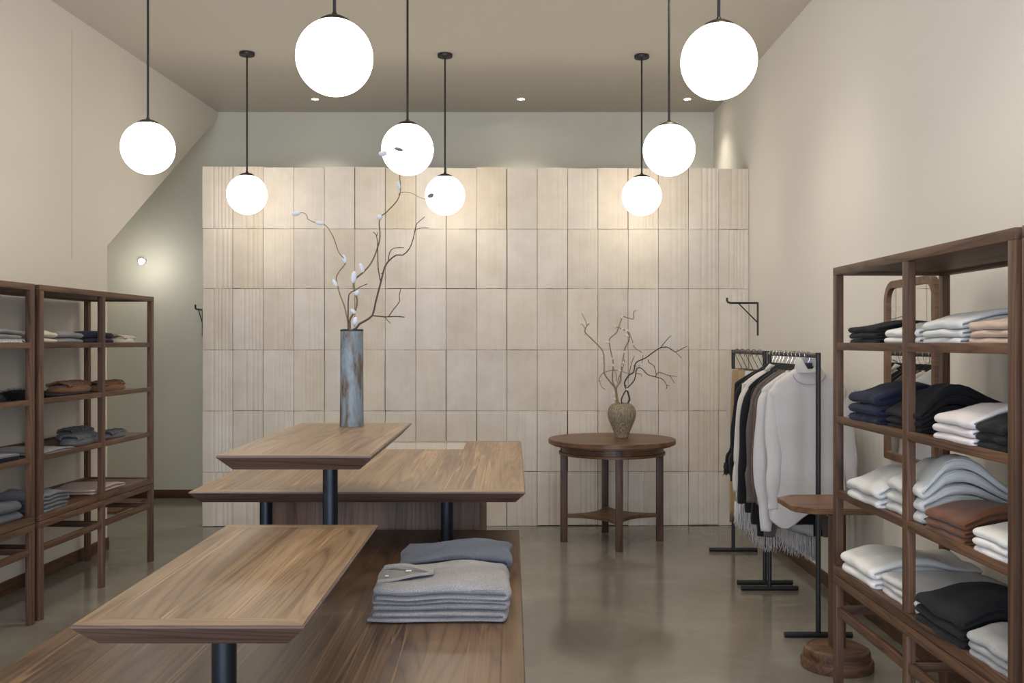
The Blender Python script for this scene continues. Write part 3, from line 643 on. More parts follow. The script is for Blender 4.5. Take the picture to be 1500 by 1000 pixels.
c2 = lambda x, y: (820 + x/4.35, 430 + y/4.35)
base2 = v2c + Vector((0, 0, 0.03))
k2 = 1/4.35/F*7.33
G2 = 'branches in the round vase'
def dd(o): return lambda t: 7.33 + o*t
r0_, r1_ = 0.0070, 0.0034
e1 = mk('willow_branch', 'pale willow branch leaning left out of the speckled vase', base2, 'branch', G2)
branch(e1, [(375, 760), (360, 690), (358, 640), (350, 600), (320, 560), (285, 510), (283, 450), (275, 370), (230, 315), (165, 250), (163, 225), (172, 205), (187, 190)], c2, dd(-0.10), r0_, r1_, M_PALE, 'stem')
branch(e1, [(163, 225), (150, 205), (140, 192)], c2, lambda t: 7.24, 0.003, 0.0022, M_PALE, 'stem')
branch(e1, [(172, 205), (165, 175), (152, 150), (138, 124)], c2, lambda t: 7.24, 0.003, 0.0022, M_PALE, 'stem')
branch(e1, [(285, 500), (260, 520), (252, 550), (265, 590), (288, 606)], c2, lambda t: 7.28-.05*t, 0.0035, 0.0024, M_PALE, 'stem')
branch(e1, [(285, 500), (330, 488), (380, 490), (430, 507)], c2, lambda t: 7.28+.05*t, 0.0035, 0.0024, M_PALE, 'stem')
e2 = mk('willow_branch', 'pale curly willow branch rising straight from the speckled vase', base2, 'branch', G2)
branch(e2, [(385, 760), (366, 660), (360, 600), (385, 560), (390, 500), (403, 420), (415, 350), (440, 300), (440, 262), (430, 240), (400, 228), (375, 215), (350, 212)], c2, dd(0.02), r0_, r1_, M_PALE, 'stem')
branch(e2, [(440, 245), (462, 300), (470, 330), (485, 350), (527, 382), (522, 440), (500, 460)], c2, lambda t: 7.34+.06*t, 0.0036, 0.0026, M_PALE, 'stem')
branch(e2, [(368, 570), (378, 530), (392, 500), (410, 440), (415, 420)], c2, lambda t: 7.34-.06*t, 0.0036, 0.0026, M_PALE, 'stem')
e3 = mk('willow_branch', 'tallest pale curly willow branch in the speckled vase', base2, 'branch', G2)
branch(e3, [(395, 760), (370, 690), (352, 600), (335, 545), (340, 440), (325, 370), (315, 300), (330, 275), (360, 250), (375, 215), (400, 150), (435, 155), (468, 160), (470, 120), (488, 103)], c2, dd(0.10), r0_-0.001, r1_, M_PALE, 'stem')
branch(e3, [(340, 470), (360, 520), (360, 560)], c2, lambda t: 7.38, 0.003, 0.0025, M_PALE, 'stem')
for root, pts_ in ((e1, [(155, 133), (140, 193), (183, 192), (163, 257), (200, 275), (278, 372), (272, 405), (282, 440), (265, 518), (253, 550), (285, 606), (280, 498)]),
                   (e2, [(352, 212), (400, 225), (425, 237), (417, 262), (428, 268), (470, 322), (528, 382), (413, 372), (405, 440), (520, 452), (380, 490), (415, 425), (402, 455)]),
                   (e3, [(398, 152), (486, 103), (305, 310), (342, 412), (340, 465), (352, 670), (345, 637), (338, 455), (430, 610), (460, 487), (485, 455), (400, 500)])):
    for x, y in pts_:
        px, py = c2(x, y); bud(root, PX(px, py, 7.33 + R.uniform(-0.05, 0.05)), R.uniform(-1.4, 1.4), R.uniform(20, 27)*k2, R.uniform(12, 16)*k2, M_BUDC)
e4 = mk('twig', 'dark bare twig spreading far right out of the speckled vase', base2, 'branch', G2)
branch(e4, [(420, 760), (435, 695), (445, 670), (430, 620), (412, 570), (440, 520), (470, 500), (485, 440), (545, 410), (600, 370), (640, 345), (685, 341), (720, 362), (740, 370), (785, 347), (812, 335)], c2, dd(-0.10), 0.0068, 0.0022, M_TWIG, 'stem', 3, True)
branch(e4, [(640, 345), (680, 297), (707, 268)], c2, lambda t: 7.25-.04*t, 0.003, 0.0022, M_TWIG, 'stem', 2)
branch(e4, [(735, 370), (755, 390), (776, 409)], c2, lambda t: 7.24, 0.0024, 0.002, M_TWIG, 'stem', 2)
branch(e4, [(440, 520), (455, 450), (475, 395)], c2, lambda t: 7.30, 0.003, 0.0022, M_TWIG, 'stem', 2)
e5 = mk('twig', 'dark bare twig drooping right below the others in the speckled vase', base2, 'branch', G2)
branch(e5, [(410, 760), (395, 695), (395, 665), (428, 605), (475, 550), (490, 480), (520, 475), (560, 515), (610, 530), (655, 545), (682, 585), (678, 606)], c2, dd(0.14), 0.0055, 0.0022, M_TWIG, 'stem', 3, True)
branch(e5, [(680, 586), (690, 584), (698, 586)], c2, lambda t: 7.47, 0.0022, 0.0018, M_TWIG, 'stem', 2)
branch(e5, [(610, 530), (630, 500), (690, 520), (745, 527)], c2, lambda t: 7.44+.04*t, 0.0032, 0.002, M_TWIG, 'stem', 2, True)
branch(e5, [(565, 420), (568, 440), (600, 460), (615, 520)], c2, lambda t: 7.40+.04*t, 0.0032, 0.0024, M_TWIG, 'stem', 2)
branch(e5, [(700, 522), (715, 545), (731, 570)], c2, lambda t: 7.46, 0.0024, 0.002, M_TWIG, 'stem', 2)
branch(e5, [(485, 508), (518, 513), (521, 528)], c2, lambda t: 7.40, 0.0028, 0.0022, M_TWIG, 'stem', 2)

# ------------------------------------------------------------------ wall brackets
def bracket(label, loc, rotz):
    t = thing('wall_bracket', label, 'bracket', loc, rotz, 'black steel wall brackets')
    MB().box(-0.012, 0.012, 0.0, 0.009, -0.255, 0.0, 0.001).build('wall_bar', M_BLACK, t)      # against the wall, arm along +y
    MB().tube([(0, 0.008, -0.006), (0, 0.215, -0.006), (0, 0.232, 0.0), (0, 0.238, 0.012), (0, 0.238, 0.034)], 0.008, 10).build('arm', M_BLACK, t)
    MB().tube([(0, 0.15, -0.01), (0, 0.006, -0.155)], 0.005, 8).build('brace', M_BLACK, t)
    return t
b0 = bracket('black steel bracket on the right wall above the clothes racks', (1.8845, 7.62, 1.762), PI/2)
dup(b0, (-2.885, 9.3095, 1.764), PI, 'black steel bracket peeking out behind the left edge of the tile wall')

# ------------------------------------------------------------------ mirror on the right wall
mt_ = thing('wall_mirror', 'walnut-framed wall mirror with rounded top behind the right shelving', 'mirror', (1.8845, 4.66, 0.88))
def rrect(w, h, rt_, rb, n=10):
    p = []
    for cx, cz, r, a0 in ((w/2-rb, rb, rb, -PI/2), (w/2-rt_, h-rt_, rt_, 0), (-w/2+rt_, h-rt_, rt_, PI/2), (-w/2+rb, rb, rb, PI)):
        for i in range(n+1):
            a = a0 + PI/2*i/n; p.append((cx + r*math.cos(a), cz + r*math.sin(a)))
    return p
def frame_mesh():
    o = rrect(0.60, 0.875, 0.10, 0.012); i_ = [(x, z+0.036) for x, z in rrect(0.528, 0.803, 0.062, 0.008)]
    prof = [(o, 0.0), (o, -0.030), ([(x*0.993, 0.4375+(z-0.4375)*0.995) for x, z in o], -0.0335), (i_, -0.0335), (i_, -0.020)]
    vs = []; fs = []; n = len(o)
    for pl, x in prof: vs += [(x, y, z) for y, z in pl]
    for k in range(4):
        for j in range(n): fs.append((k*n+j, k*n+(j+1) % n, (k+1)*n+(j+1) % n, (k+1)*n+j))
    return MB().add(vs, fs)
frame_mesh().build('frame', WR, mt_, smooth=35)
gl = [(x, z+0.035) for x, z in rrect(0.532, 0.806, 0.064, 0.008)]
MB().add([(-0.021, y, z) for y, z in gl], [tuple(range(len(gl)))]).build('mirror_glass', M_MIRROR, mt_, smooth=0)

# ------------------------------------------------------------------ pedestal table
pt = thing('pedestal_table', 'small octagonal walnut pedestal table on a round stepped base', 'table', (1.459, 4.47, 0))
MB().lathe([(0, 0), (0.156, 0), (0.158, 0.004), (0.158, 0.034), (0.155, 0.04), (0.145, 0.042), (0.143, 0.047), (0.1445, 0.054), (0.1445, 0.072), (0.140, 0.084), (0.128, 0.091), (0.126, 0.0885), (0.122, 0.0885), (0.12, 0.092), (0, 0.092)], n=72).build('base', WS['X'], pt, smooth=35)
MB().box(-0.031, 0.031, -0.031, 0.031, 0.092, 0.713, 0.003).build('column', WL, pt)
def octa(w, d, c): return [(-w+c, -d), (w-c, -d), (w, -d+c), (w, d-c), (w-c, d), (-w+c, d), (-w, d-c), (-w, -d+c)]
a_, b_ = octa(0.237, 0.2, 0.085), octa(0.212, 0.175, 0.075)
vs = [(x, y, 0.710) for x, y in b_] + [(x, y, 0.718) for x, y in a_] + [(x, y, 0.739) for x, y in a_] + [(x*0.993, y*0.993, 0.742) for x, y in a_] + [(x*0.9, y*0.88, 0.742) for x, y in a_] + [(x*0.893, y*0.87, 0.7395) for x, y in a_]
fs = [tuple(range(7, -1, -1))] + [(k*8+j, k*8+(j+1) % 8, (k+1)*8+(j+1) % 8, (k+1)*8+j) for k in range(5) for j in range(8)]
MB().add(vs, fs).build('table_top_edge', WR, pt, smooth=20)
MB().prism([(x*0.893, y*0.87) for x, y in a_], 0.722, 0.7405).build('table_top', WR, pt, smooth=0)
# woven mat seen through the left shelving legs
mat_m = plain('woven_jute', (0.17, 0.09, 0.05), 0.95, bump=1.0, bscale=90, var=0.4, vscale=40)
tag(MB().box(-0.12, 0.12, -0.32, 0.32, 0.0, 0.014, 0.004).build('door_mat', mat_m, loc=(-3.49, 8.80, 0)), 'brown woven mat on the floor behind the left shelving', 'mat')
# ------------------------------------------------------------------ folded knitwear
def cl(x, a, b): return max(a, min(b, x))
def sst(a, b, x):
    t = cl((x-a)/(b-a), 0, 1); return t*t*(3-2*t)
def fold_mesh(w, d, h, layers=2, seed=1, z0=0.0, H_=None, dome=0.14, droop=0.20, back=0.12, curl=0.0, p=1.0, wob=0.006, endr=0.016, backlen=None, skew=0.0, nv=15, sag=0.0):
    """one folded jumper: a thick ribbon folded back on itself, its round folded edge at -x, layers showing at the ends.
    z0 / H_: height of its underside in the pile and of the whole pile, so that neighbours bend alike"""
    rr = random.Random(seed); H_ = H_ or h; p_ = p
    t = h/layers; th = t*0.93
    cen = []   # (x, z, nx, nz)
    ends = [w/2 - rr.uniform(0, 0.02) for _ in range(layers)]
    ns = 12
    xl = -w/2 + t/2; 
    z = t/2; dirn = -1
    pts = []
    for l in range(layers):
        za = z + l*t
        if l % 2 == 0: xa, xb = (ends[l] if l == 0 else w/2-t*0.6), (xl if l < layers-1 or layers == 1 else -w/2+0.02)
        else: xa, xb = xl, (ends[l] if l == layers-1 else w/2-t*0.6)
        if layers == 1: xb = -w/2
        for i in range(ns+1): pts.append((xa+(xb-xa)*i/ns, za))
        if l < layers-1:
            sg = -1 if l % 2 == 0 else 1
            for i in range(1, 7):
                a = PI*i/7; r = t/2
                pts.append((xb + sg*r*math.sin(a)*1.15, za + r - r*math.cos(a)))
    k = len(pts); up = []; dn = []
    for i in range(k):
        a = pts[max(i-1, 0)]; b = pts[min(i+1, k-1)]
        tx, tz = b[0]-a[0], b[1]-a[1]; ln = math.hypot(tx, tz) or 1; nx, nz = -tz/ln, tx/ln
        up.append((pts[i], (nx, nz)))
    outline = []
    for (p, n) in up: outline.append((p, n, 1))
    pe = up[-1]; tdir = (pe[1][1], -pe[1][0])
    outline.append((pe[0], (tdir[0], tdir[1]), 1))
    for (p, n) in reversed(up): outline.append((p, (-n[0], -n[1]), 1))
    ps = up[0]; tdir = (-ps[1][1], ps[1][0]); outline.append((ps[0], tdir, 1))
    no = len(outline); vs = []; fs = []
    S = seed*3.7
    for j in range(nv+1):
        q = j/nv; v = -math.cos(PI*q)*0.5   # denser near the ends
        v = v*0.55 + (q-0.5)*0.45
        y = v*d
        e = min(y + d/2, d/2 - y); kk = math.sqrt(max(0.0, 1 - (1-cl(e/endr, 0, 1))**2)); kk = max(kk, 0.30)
        for (p, n, f_) in outline:
            x = p[0] + n[0]*th/2*kk; zz = p[1] + n[1]*th/2*kk
            zz = cl(zz, 0.0006, h*1.1)
            if p_ != 1.0: zz = h*(zz/h)**p_
            # irregular layer ends and long soft waves
            zp = z0 + zz
            X = x/w + 0.5; V = y/d + 0.5
            s = 1 + dome*math.sin(PI*cl(X*1.25+0.08, 0, 1))*(0.6+0.4*math.sin(PI*V)) - droop*(1-sst(0.0, 0.33, X)) - back*sst(0.4, 1.0, X)
            s += 0.6*curl*(sst(0.0, 0.22, X)*(1-sst(0.25, 0.8, X)))*(1-V)
            s += 0.11*noise.noise(Vector((X*2.6, V*2.9, S*0.0 + round(H_*100))))
            zn = zp*s
            zb = z0*s
            wx = wob*noise.noise(Vector((V*3.1, S, zz*20)))*1.6 + skew*V
            wy = wob*noise.noise(Vector((X*3.1, zz*30, S+9)))*1.8
            zq = wob*0.35*noise.noise(Vector((x*26, y*26, S+4)))*sst(0, h, zz)
            vs.append((x+wx, y+wy, zn - z0 + (0 if z0 == 0 else 0.0) + zq))
    for j in range(nv):
        for i in range(no): fs.append((j*no+i, j*no+(i+1) % no, (j+1)*no+(i+1) % no, (j+1)*no+i))
    fs.append(tuple(range(no-1, -1, -1))); fs.append(tuple(nv*no+i for i in range(no)))
    m = MB(); m.add(vs, fs); return m
def fuzz(mb, mat, parent, n, ln, rr, name='fuzz'):
    f = MB(); faces = mb.f
    k = 0
    for _ in range(n*3):
        fa = faces[rr.randrange(len(faces)-2)]
        p = [Vector(mb.v[i]) for i in fa[:4]]
        c = (p[0]+p[1]+p[2])/3; nn = (p[1]-p[0]).cross(p[2]-p[0])
        if nn.length < 1e-9: continue
        nn.normalize()
        if nn.dot(c-Vector((0, 0, 0.02))) < 0: nn = -nn
        d = (nn + Vector((rr.uniform(-1, 1), rr.uniform(-1, 1), rr.uniform(-.4, .9)))*0.8).normalized()
        l = ln*rr.uniform(0.4, 1); s = d.orthogonal().normalized()*0.00055
        q = c + d*l*0.5; e = c + d*l + Vector((rr.uniform(-1, 1), rr.uniform(-1, 1), rr.uniform(-1, .3)))*l*0.3
        if min(c.z, e.z) < 0.003: continue
        f.add([c-s, c+s, q+s*0.7, q-s*0.7, e], [(0, 1, 2, 3), (3, 2, 4)]); k += 1
        if k >= n: break
    return f.build(name, mat, parent, smooth=0, merge=0, stuff=True)
K = {}
def kn(key, rgb, **kw):
    if key not in K: K[key] = cloth('knit_' + key, rgb, **kw)
    return K[key]
WHITE = kn('white', (0.76, 0.755, 0.74), heather=0.04)
CREAM = kn('cream', (0.60, 0.54, 0.43), heather=0.05)
LGREY = kn('pale_grey', (0.63, 0.63, 0.625), heather=0.06)
RIBC = kn('ribbed_ivory', (0.68, 0.68, 0.66), heather=0.03, rib=('Y', 60))
BEIGE = kn('beige', (0.56, 0.42, 0.33), heather=0.06)
BLACK = kn('black', (0.016, 0.016, 0.017), heather=0.15, sheen=0.05)
NAVY = kn('navy', (0.018, 0.022, 0.048), heather=0.25, sheen=0.06)
BROWN = kn('rust_brown', (0.150, 0.060, 0.028), heather=0.10)
PINKW = kn('pinkish_white', (0.74, 0.69, 0.69), heather=0.05)
GREYH = kn('grey_heather', (0.36, 0.36, 0.36), heather=0.25)
MIDG = kn('mid_grey', (0.24, 0.235, 0.235), heather=0.15)
OAT = kn('oatmeal_grey', (0.27, 0.262, 0.268), heather=0.42, scale=420, bump=0.6)
DENIM = kn('dark_blue_grey', (0.090, 0.102, 0.140), heather=0.50, scale=420, bump=0.6)
BLUEG = kn('slate_blue', (0.10, 0.11, 0.125), heather=0.15)
PINK = kn('pale_pink', (0.50, 0.37, 0.33), heather=0.05)
TOWEL = kn('blue_grey_towel', (0.17, 0.18, 0.195), heather=0.18, rib=('Z', 160))
SUEDE = kn('brown_suede', (0.20, 0.10, 0.05), heather=0.15)
GSUEDE = kn('grey_suede', (0.14, 0.145, 0.15), heather=0.15)

def stack(origin, rz, zbase, items, where, group, cat='sweater', name='folded_sweater', seed=1, **kw):
    """items bottom to top: dict(h, w, d, mat, desc, layers, ...)"""
    Ht = sum(i['h'] for i in items); z = 0; out = []
    nm = {1: [''], 2: ['lower ', 'upper '], 3: ['bottom ', 'middle ', 'top ']}[len(items)] if len(items) <= 3 else None
    for k, it in enumerate(items):
        a = dict(kw); a.update({q: it[q] for q in it if q in ('layers', 'dome', 'droop', 'back', 'curl', 'wob', 'endr', 'skew', 'p')})
        mb = fold_mesh(it['w'], it['d'], it['h'], seed=seed*13+k*5+3, z0=z, H_=Ht, **a)
        lab = it['label'] if 'label' in it else f"{nm[k]}{it['desc']} {where}"
        c, s = math.cos(rz), math.sin(rz)
        ox, oy = it.get('off', (0, 0))
        loc = (origin[0] + c*ox - s*oy, origin[1] + s*ox + c*oy, zbase + z + 0.0006)
        if it.get('fuzz'):
            t = thing(name, lab, cat, loc, rz, group)
            mb.build('knit_body', it['mat'], t, smooth=80); fuzz(mb, it['mat'], t, it['fuzz'], it.get('fl', 0.012), random.Random(seed+k))
        else:
            t = mb.build(it.get('name', name), it['mat'], None, loc, rz, smooth=80); tag(t, lab, cat, group)
        out.append(t); z += it['h']
    return out
def Rp(lx, ly): return (RO.x + lx*math.cos(RA) - ly*math.sin(RA), RO.y + lx*math.sin(RA) + ly*math.cos(RA))
def rows(n, h, w, d, mat, desc, **kw): return [dict(h=h, w=w, d=d, mat=mat, desc=desc, **kw) for _ in range(n)]
GR = 'folded knitwear on the right shelving'
zA, zB, zC_, zD_ = SHELFZ['A']-0.001, SHELFZ['B']-0.001, SHELFZ['C']-0.001, SHELFZ['D']-0.001
def rstack(Dfar, Dnear, xf, items, z, where, seed, depth=0.33, **kw):
    """pile between two distances along the right unit, its folded edge xf metres behind the shelf front"""
    ly = (Dfar+Dnear)/2 - RO.y; d = Dfar-Dnear
    for i, it in enumerate(items): it.setdefault('w', depth); it.setdefault('d', d)
    o = Rp(xf + depth/2, ly)
    return stack(o, RA, z, items, where, GR, seed=seed, **kw)
def it(h, mat, desc, **kw): return dict(h=h, mat=mat, desc=desc, **kw)
# top shelf, far to near
rstack(3.875, 3.59, 0.012, [it(0.027, BLACK, 'fluffy black sweater', fuzz=500) for _ in range(3)], zA, 'in the farthest pile on right shelving', 21, 0.40)
rstack(3.565, 3.29, 0.034, [it(0.032, WHITE, 'white sweater', curl=0.1), it(0.036, WHITE, 'white sweater', curl=0.2)], zA, 'behind the middle post of right shelving', 22, 0.385)
rstack(3.20, 2.93, 0.012, [it(0.028, LGREY, 'very pale grey sweater', curl=0.2), it(0.030, LGREY, 'very pale grey sweater', curl=0.3), it(0.032, LGREY, 'very pale grey sweater', curl=0.3)], zA, 'just right of the middle post, upper right shelf', 23, 0.40)
rstack(2.885, 2.655, 0.012, [it(0.026, BEIGE, 'beige sweater'), it(0.026, BEIGE, 'beige sweater'), it(0.030, BEIGE, 'beige sweater')], zA, 'on the eye-level right shelf', 24, 0.36)
# second shelf
rstack(3.86, 3.56, 0.010, [it(0.044, NAVY, 'fluffy navy sweater', fuzz=700, fl=0.014, droop=0.22), it(0.046, NAVY, 'fluffy navy sweater', fuzz=700, fl=0.014, droop=0.22), it(0.050, NAVY, 'fluffy navy sweater', fuzz=700, fl=0.014, droop=0.2)], zB, 'at the far end of right shelving', 31, 0.40, back=0.28)
rstack(3.545, 3.27, 0.034, [it(0.034, BLACK, 'black sweater', curl=0.1), it(0.040, BLACK, 'black sweater', curl=0.3), it(0.052, BLACK, 'black sweater', curl=0.4)], zB, 'beside the fluffy navy ones', 32, 0.385, back=0.30, droop=0.45)
rstack(3.11, 2.85, 0.010, [it(0.032, PINKW, 'pinkish white sweater', curl=0.15), it(0.033, PINKW, 'pinkish white sweater', curl=0.25), it(0.036, PINKW, 'pinkish white sweater', curl=0.25)], zB, 'beside the black ones on right shelving', 33, 0.40)
rstack(2.845, 2.655, 0.012, [it(0.030, BLACK, 'small black sweater'), it(0.030, BLACK, 'small black sweater'), it(0.034, BLACK, 'small black sweater')], zB, 'against the near post of right shelving', 34, 0.34)
# third shelf
rstack(3.86, 3.55, 0.008, [it(0.052, LGREY, 'pale grey soft sweater', curl=0.3), it(0.058, LGREY, 'pale grey soft sweater', curl=0.5)], zC_, 'directly above the lace-edged pair', 41, 0.38, droop=0.35)
rstack(3.53, 3.25, 0.034, [it(0.048, RIBC, 'thick ribbed ivory sweater', curl=0.3), it(0.050, RIBC, 'thick ribbed ivory sweater', curl=0.5), it(0.062, RIBC, 'thick ribbed ivory sweater', curl=0.6)], zC_, 'in the bulky pile behind the brown ones', 42, 0.385, back=0.40, droop=0.22, dome=0.18)
rstack(3.17, 2.91, 0.010, [it(0.028, BROWN, 'rust brown sweater', curl=0.3), it(0.029, BROWN, 'rust brown sweater', curl=0.4), it(0.032, BROWN, 'rust brown sweater', curl=0.5)], zC_, 'on the third shelf of right shelving', 43, 0.40, back=0.1)
rstack(2.86, 2.655, 0.012, [it(0.027, WHITE, 'clean white sweater'), it(0.027, WHITE, 'clean white sweater'), it(0.030, WHITE, 'clean white sweater')], zC_, 'beside the rust brown ones, at the near post', 44, 0.34)
# bottom shelf
ws_ = rstack(3.96, 3.62, 0.012, [it(0.044, WHITE, 'x', label='lower lace-edged white sweater at the far end of the lowest right shelf', curl=0.2), it(0.050, WHITE, 'x', label='upper white sweater with a lace edge, lowest right shelf', curl=0.3)], zD_, '', 51, 0.40)
rstack(3.60, 3.28, 0.034, [it(0.026, LGREY, 'light grey flat-folded sweater', droop=0.05), it(0.026, LGREY, 'light grey flat-folded sweater', droop=0.05), it(0.028, LGREY, 'light grey flat-folded sweater', droop=0.05)], zD_, 'behind the charcoal ones, lowest right shelf', 52, 0.35, droop=0.12, back=0.0, dome=0.08)
rstack(3.245, 2.91, 0.008, [it(0.034, BLACK, 'charcoal black sweater', curl=0.3), it(0.036, BLACK, 'charcoal black sweater', curl=0.4), it(0.044, BLACK, 'charcoal black sweater', curl=0.4)], zD_, 'on the lowest board of right shelving', 53, 0.41)
rstack(2.885, 2.655, 0.012, [it(0.028, GREYH, 'heather grey sweater'), it(0.028, GREYH, 'heather grey sweater'), it(0.032, GREYH, 'heather grey sweater')], zD_, 'at the bottom right corner of the shelving', 54, 0.36)
# lace edging on the upper lace sweater
lm = MB(); rr = random.Random(5)
for i in range(46):
    s_ = i/45; x = -0.13 + 0.20*s_; y = -0.05 - 0.085*s_; z = 0.0535 + 0.003*math.sin(s_*3) - 0.008*abs(s_-0.4)
    for q in range(3): lm.tube([(x+rr.uniform(-.004, .004), y+rr.uniform(-.005, .005), z+0.002), (x+rr.uniform(-.006, .006), y+0.012+rr.uniform(-.004, .004), z+0.006)], 0.0012, 4)
lm.build('lace_edging', WHITE, ws_[1], smooth=0, merge=0)

# ------------------------------------------------------------------ left shelving goods
GL = 'folded goods on the left shelving'
def Lw(D):  # local y of a distance along the left unit
    return (LO.y - D)/math.cos(0.056)
def lput(D, lx): p = Lrot(lx, Lw(D)); return (p.x, p.y)
def lstack(Dfar, Dnear, items, z, where, seed, lx=0.17, dep=0.30, name='folded_sweater', cat='sweater', off=0.0, **kw):
    """fold faces the far end, layers show on the aisle side"""
    for i in items: i['w'] = i.get('w', Dfar-Dnear); i['d'] = i.get('d', dep)
    o = lput((Dfar+Dnear)/2, lx+off)
    return stack(o, LA + PI/2, z, items, where, GL, cat=cat, name=name, seed=seed, **kw)
flat = dict(dome=0.03, droop=0.08, back=0.05, layers=1, endr=0.030)
lstack(5.41, 5.12+0.09, [it(0.033, CREAM, 'cream folded knit'), it(0.036, CREAM, 'cream folded knit')], zA, 'at the near end of the left unit, eye level', 61, **flat)
lstack(5.70, 5.425, [it(0.032, MIDG, 'mid grey folded knit'), it(0.036, MIDG, 'mid grey folded knit')], zA, 'between the cream and navy ones on left shelving', 62, **flat)
lstack(6.14, 5.715, [it(0.032, NAVY, 'navy folded knit'), it(0.040, NAVY, 'navy folded knit')], zA, 'on the top shelf of the left unit', 63, lx=0.185, dep=0.28, **flat)
def ruffle(label, D, lx, z, ln, wd, h, mat, name, cat, seed, base=True, rz=0.0):
    """soft scrunched piece: a flat body with a heap of gathered folds on it"""
    rr = random.Random(seed); p = lput(D, lx)
    t = thing(name, label, cat, (p[0], p[1], z+0.0005), LA+PI/2+rz, 'small soft goods on the left shelving')
    if base:
        m = MB(); vs = []; fs = []; nn = 28
        prof = [(0, 0.98), (0.25, 1.03), (0.6, 1.0), (0.9, 0.86), (1.0, 0.6)]
        for hz, k in prof:
            for j in range(nn):
                a = 2*PI*j/nn; r = 1 + 0.10*noise.noise(Vector((math.cos(a)*1.3, math.sin(a)*1.3, seed)))
                vs.append((ln/2*k*r*math.copysign(abs(math.cos(a))**0.8, math.cos(a)), wd/2*k*r*math.sin(a), h*0.62*hz))
        for q in range(len(prof)-1):
            for j in range(nn): fs.append((q*nn+j, q*nn+(j+1) % nn, (q+1)*nn+(j+1) % nn, (q+1)*nn+j))
        fs.append(tuple(range(nn-1, -1, -1))); fs.append(tuple((len(prof)-1)*nn+j for j in range(nn)))
        m.add(vs, fs); m.build('body', mat, t, smooth=60)
    m = MB()
    nq = max(9, int(ln/0.022))
    for q in range(nq):
        x0 = -ln*0.34 + ln*0.70*q/(nq-1) + rr.uniform(-.004, .004); pts = []
        zt = h*(0.60 if base else 0.02)
        for i in range(9):
            a = PI*i/8
            pts.append((x0 + rr.uniform(-.006, .006), -wd*0.40*math.cos(a)+rr.uniform(-.004, .004), zt + (h-zt)*math.sin(a)*rr.uniform(0.65, 1.0)))
        pts[0] = (pts[0][0], pts[0][1], zt*0.9); pts[-1] = (pts[-1][0], pts[-1][1], zt*0.9)
        sp, sr = smooth_pts([Vector(a) for a in pts], [0.0065]*9, 3)
        sp = [Vector((a.x, a.y, max(a.z, 0.0075))) for a in sp]
        m.tube(sp, sr, 6)
    m.build('gathered_ruffle', mat, t, smooth=70)
    return t
ruffle('small cream crocheted pouch at the end of the top left shelf', 6.42, 0.13, SHELFZ['A'], 0.20, 0.16, 0.058, CREAM, 'crochet_pouch', 'pouch', 3)
# black cloth with fur, brown ruffled slippers on it
def furry(label, Dc, lx, z, ln, wd, h, nh, seed, unit=0):
    p = Lrot(lx, Lw(Dc)); t = thing('fur_scarf', label, 'scarf', (p.x, p.y, z+0.0005), LA+PI/2, 'black fur pieces on the left shelving')
    m = MB(); vs = []; fs = []; a_n = 24; b_n = 12
    for i in range(b_n+1):
        th = PI/2*i/b_n
        for j in range(a_n):
            a = 2*PI*j/a_n; r = 1+0.2*noise.noise(Vector((math.cos(a)*2, math.sin(a)*2, seed+th)))
            vs.append((ln/2*r*math.cos(th)*math.cos(a), wd/2*r*math.cos(th)*math.sin(a), h*math.sin(th)))
    for i in range(b_n):
        for j in range(a_n): fs.append((i*a_n+j, i*a_n+(j+1) % a_n, (i+1)*a_n+(j+1) % a_n, (i+1)*a_n+j))
    fs.append(tuple(range(a_n-1, -1, -1)))
    m.add(vs, fs); m.build('fur_body', BLACK, t, smooth=80)
    rr = random.Random(seed); f = MB()
    for _ in range(nh):
        a = rr.uniform(0, 2*PI); th = math.asin(rr.uniform(0.05, 1))
        c = Vector((ln/2*math.cos(th)*math.cos(a), wd/2*math.cos(th)*math.sin(a), h*math.sin(th)*0.95))
        d = Vector((math.cos(a)*math.cos(th)+rr.uniform(-.5, .9), math.sin(a)*math.cos(th)+rr.uniform(-.5, .5), 0.25+math.sin(th)*0.7+rr.uniform(-.2, .3))).normalized()
        l = rr.uniform(0.014, 0.034); s = d.orthogonal().normalized()*0.0007
        q = c+d*l*0.5; e = c+d*l+Vector((0.006, 0, -0.006)); e.z = max(e.z, 0.003)
        f.add([c-s, c+s, q+s*0.7, q-s*0.7, e], [(0, 1, 2, 3), (3, 2, 4)])
    f.build('fur_pile', BLACK, t, smooth=0, merge=0, stuff=True)
    return t
furry('black fur scarf at the near end of the left unit', 5.29, 0.16, SHELFZ['B'], 0.20, 0.24, 0.050, 1300, 4)
pp = lput(5.62, 0.17); tag(fold_mesh(0.42, 0.29, 0.014, seed=71, droop=0.1, dome=0.02, back=0.0, wob=0.003, endr=0.006).build('folded_cloth', BLACK, None, (pp[0], pp[1], SHELFZ['B']+0.0003), LA+PI/2, smooth=80), 'flat black folded cloth under the brown ruffled wrap', 'cloth')
ruffle('brown ruffled suede wrap on the flat black cloth', 5.80, 0.15, SHELFZ['B']+0.0145, 0.42, 0.16, 0.062, SUEDE, 'suede_wrap', 'wrap', 5, rz=0.06)
ruffle('brown ruffled suede wrap at the far end, beyond the middle left post', 6.27, 0.16, SHELFZ['B'], 0.40, 0.15, 0.060, SUEDE, 'suede_wrap', 'wrap', 6, rz=-0.05)
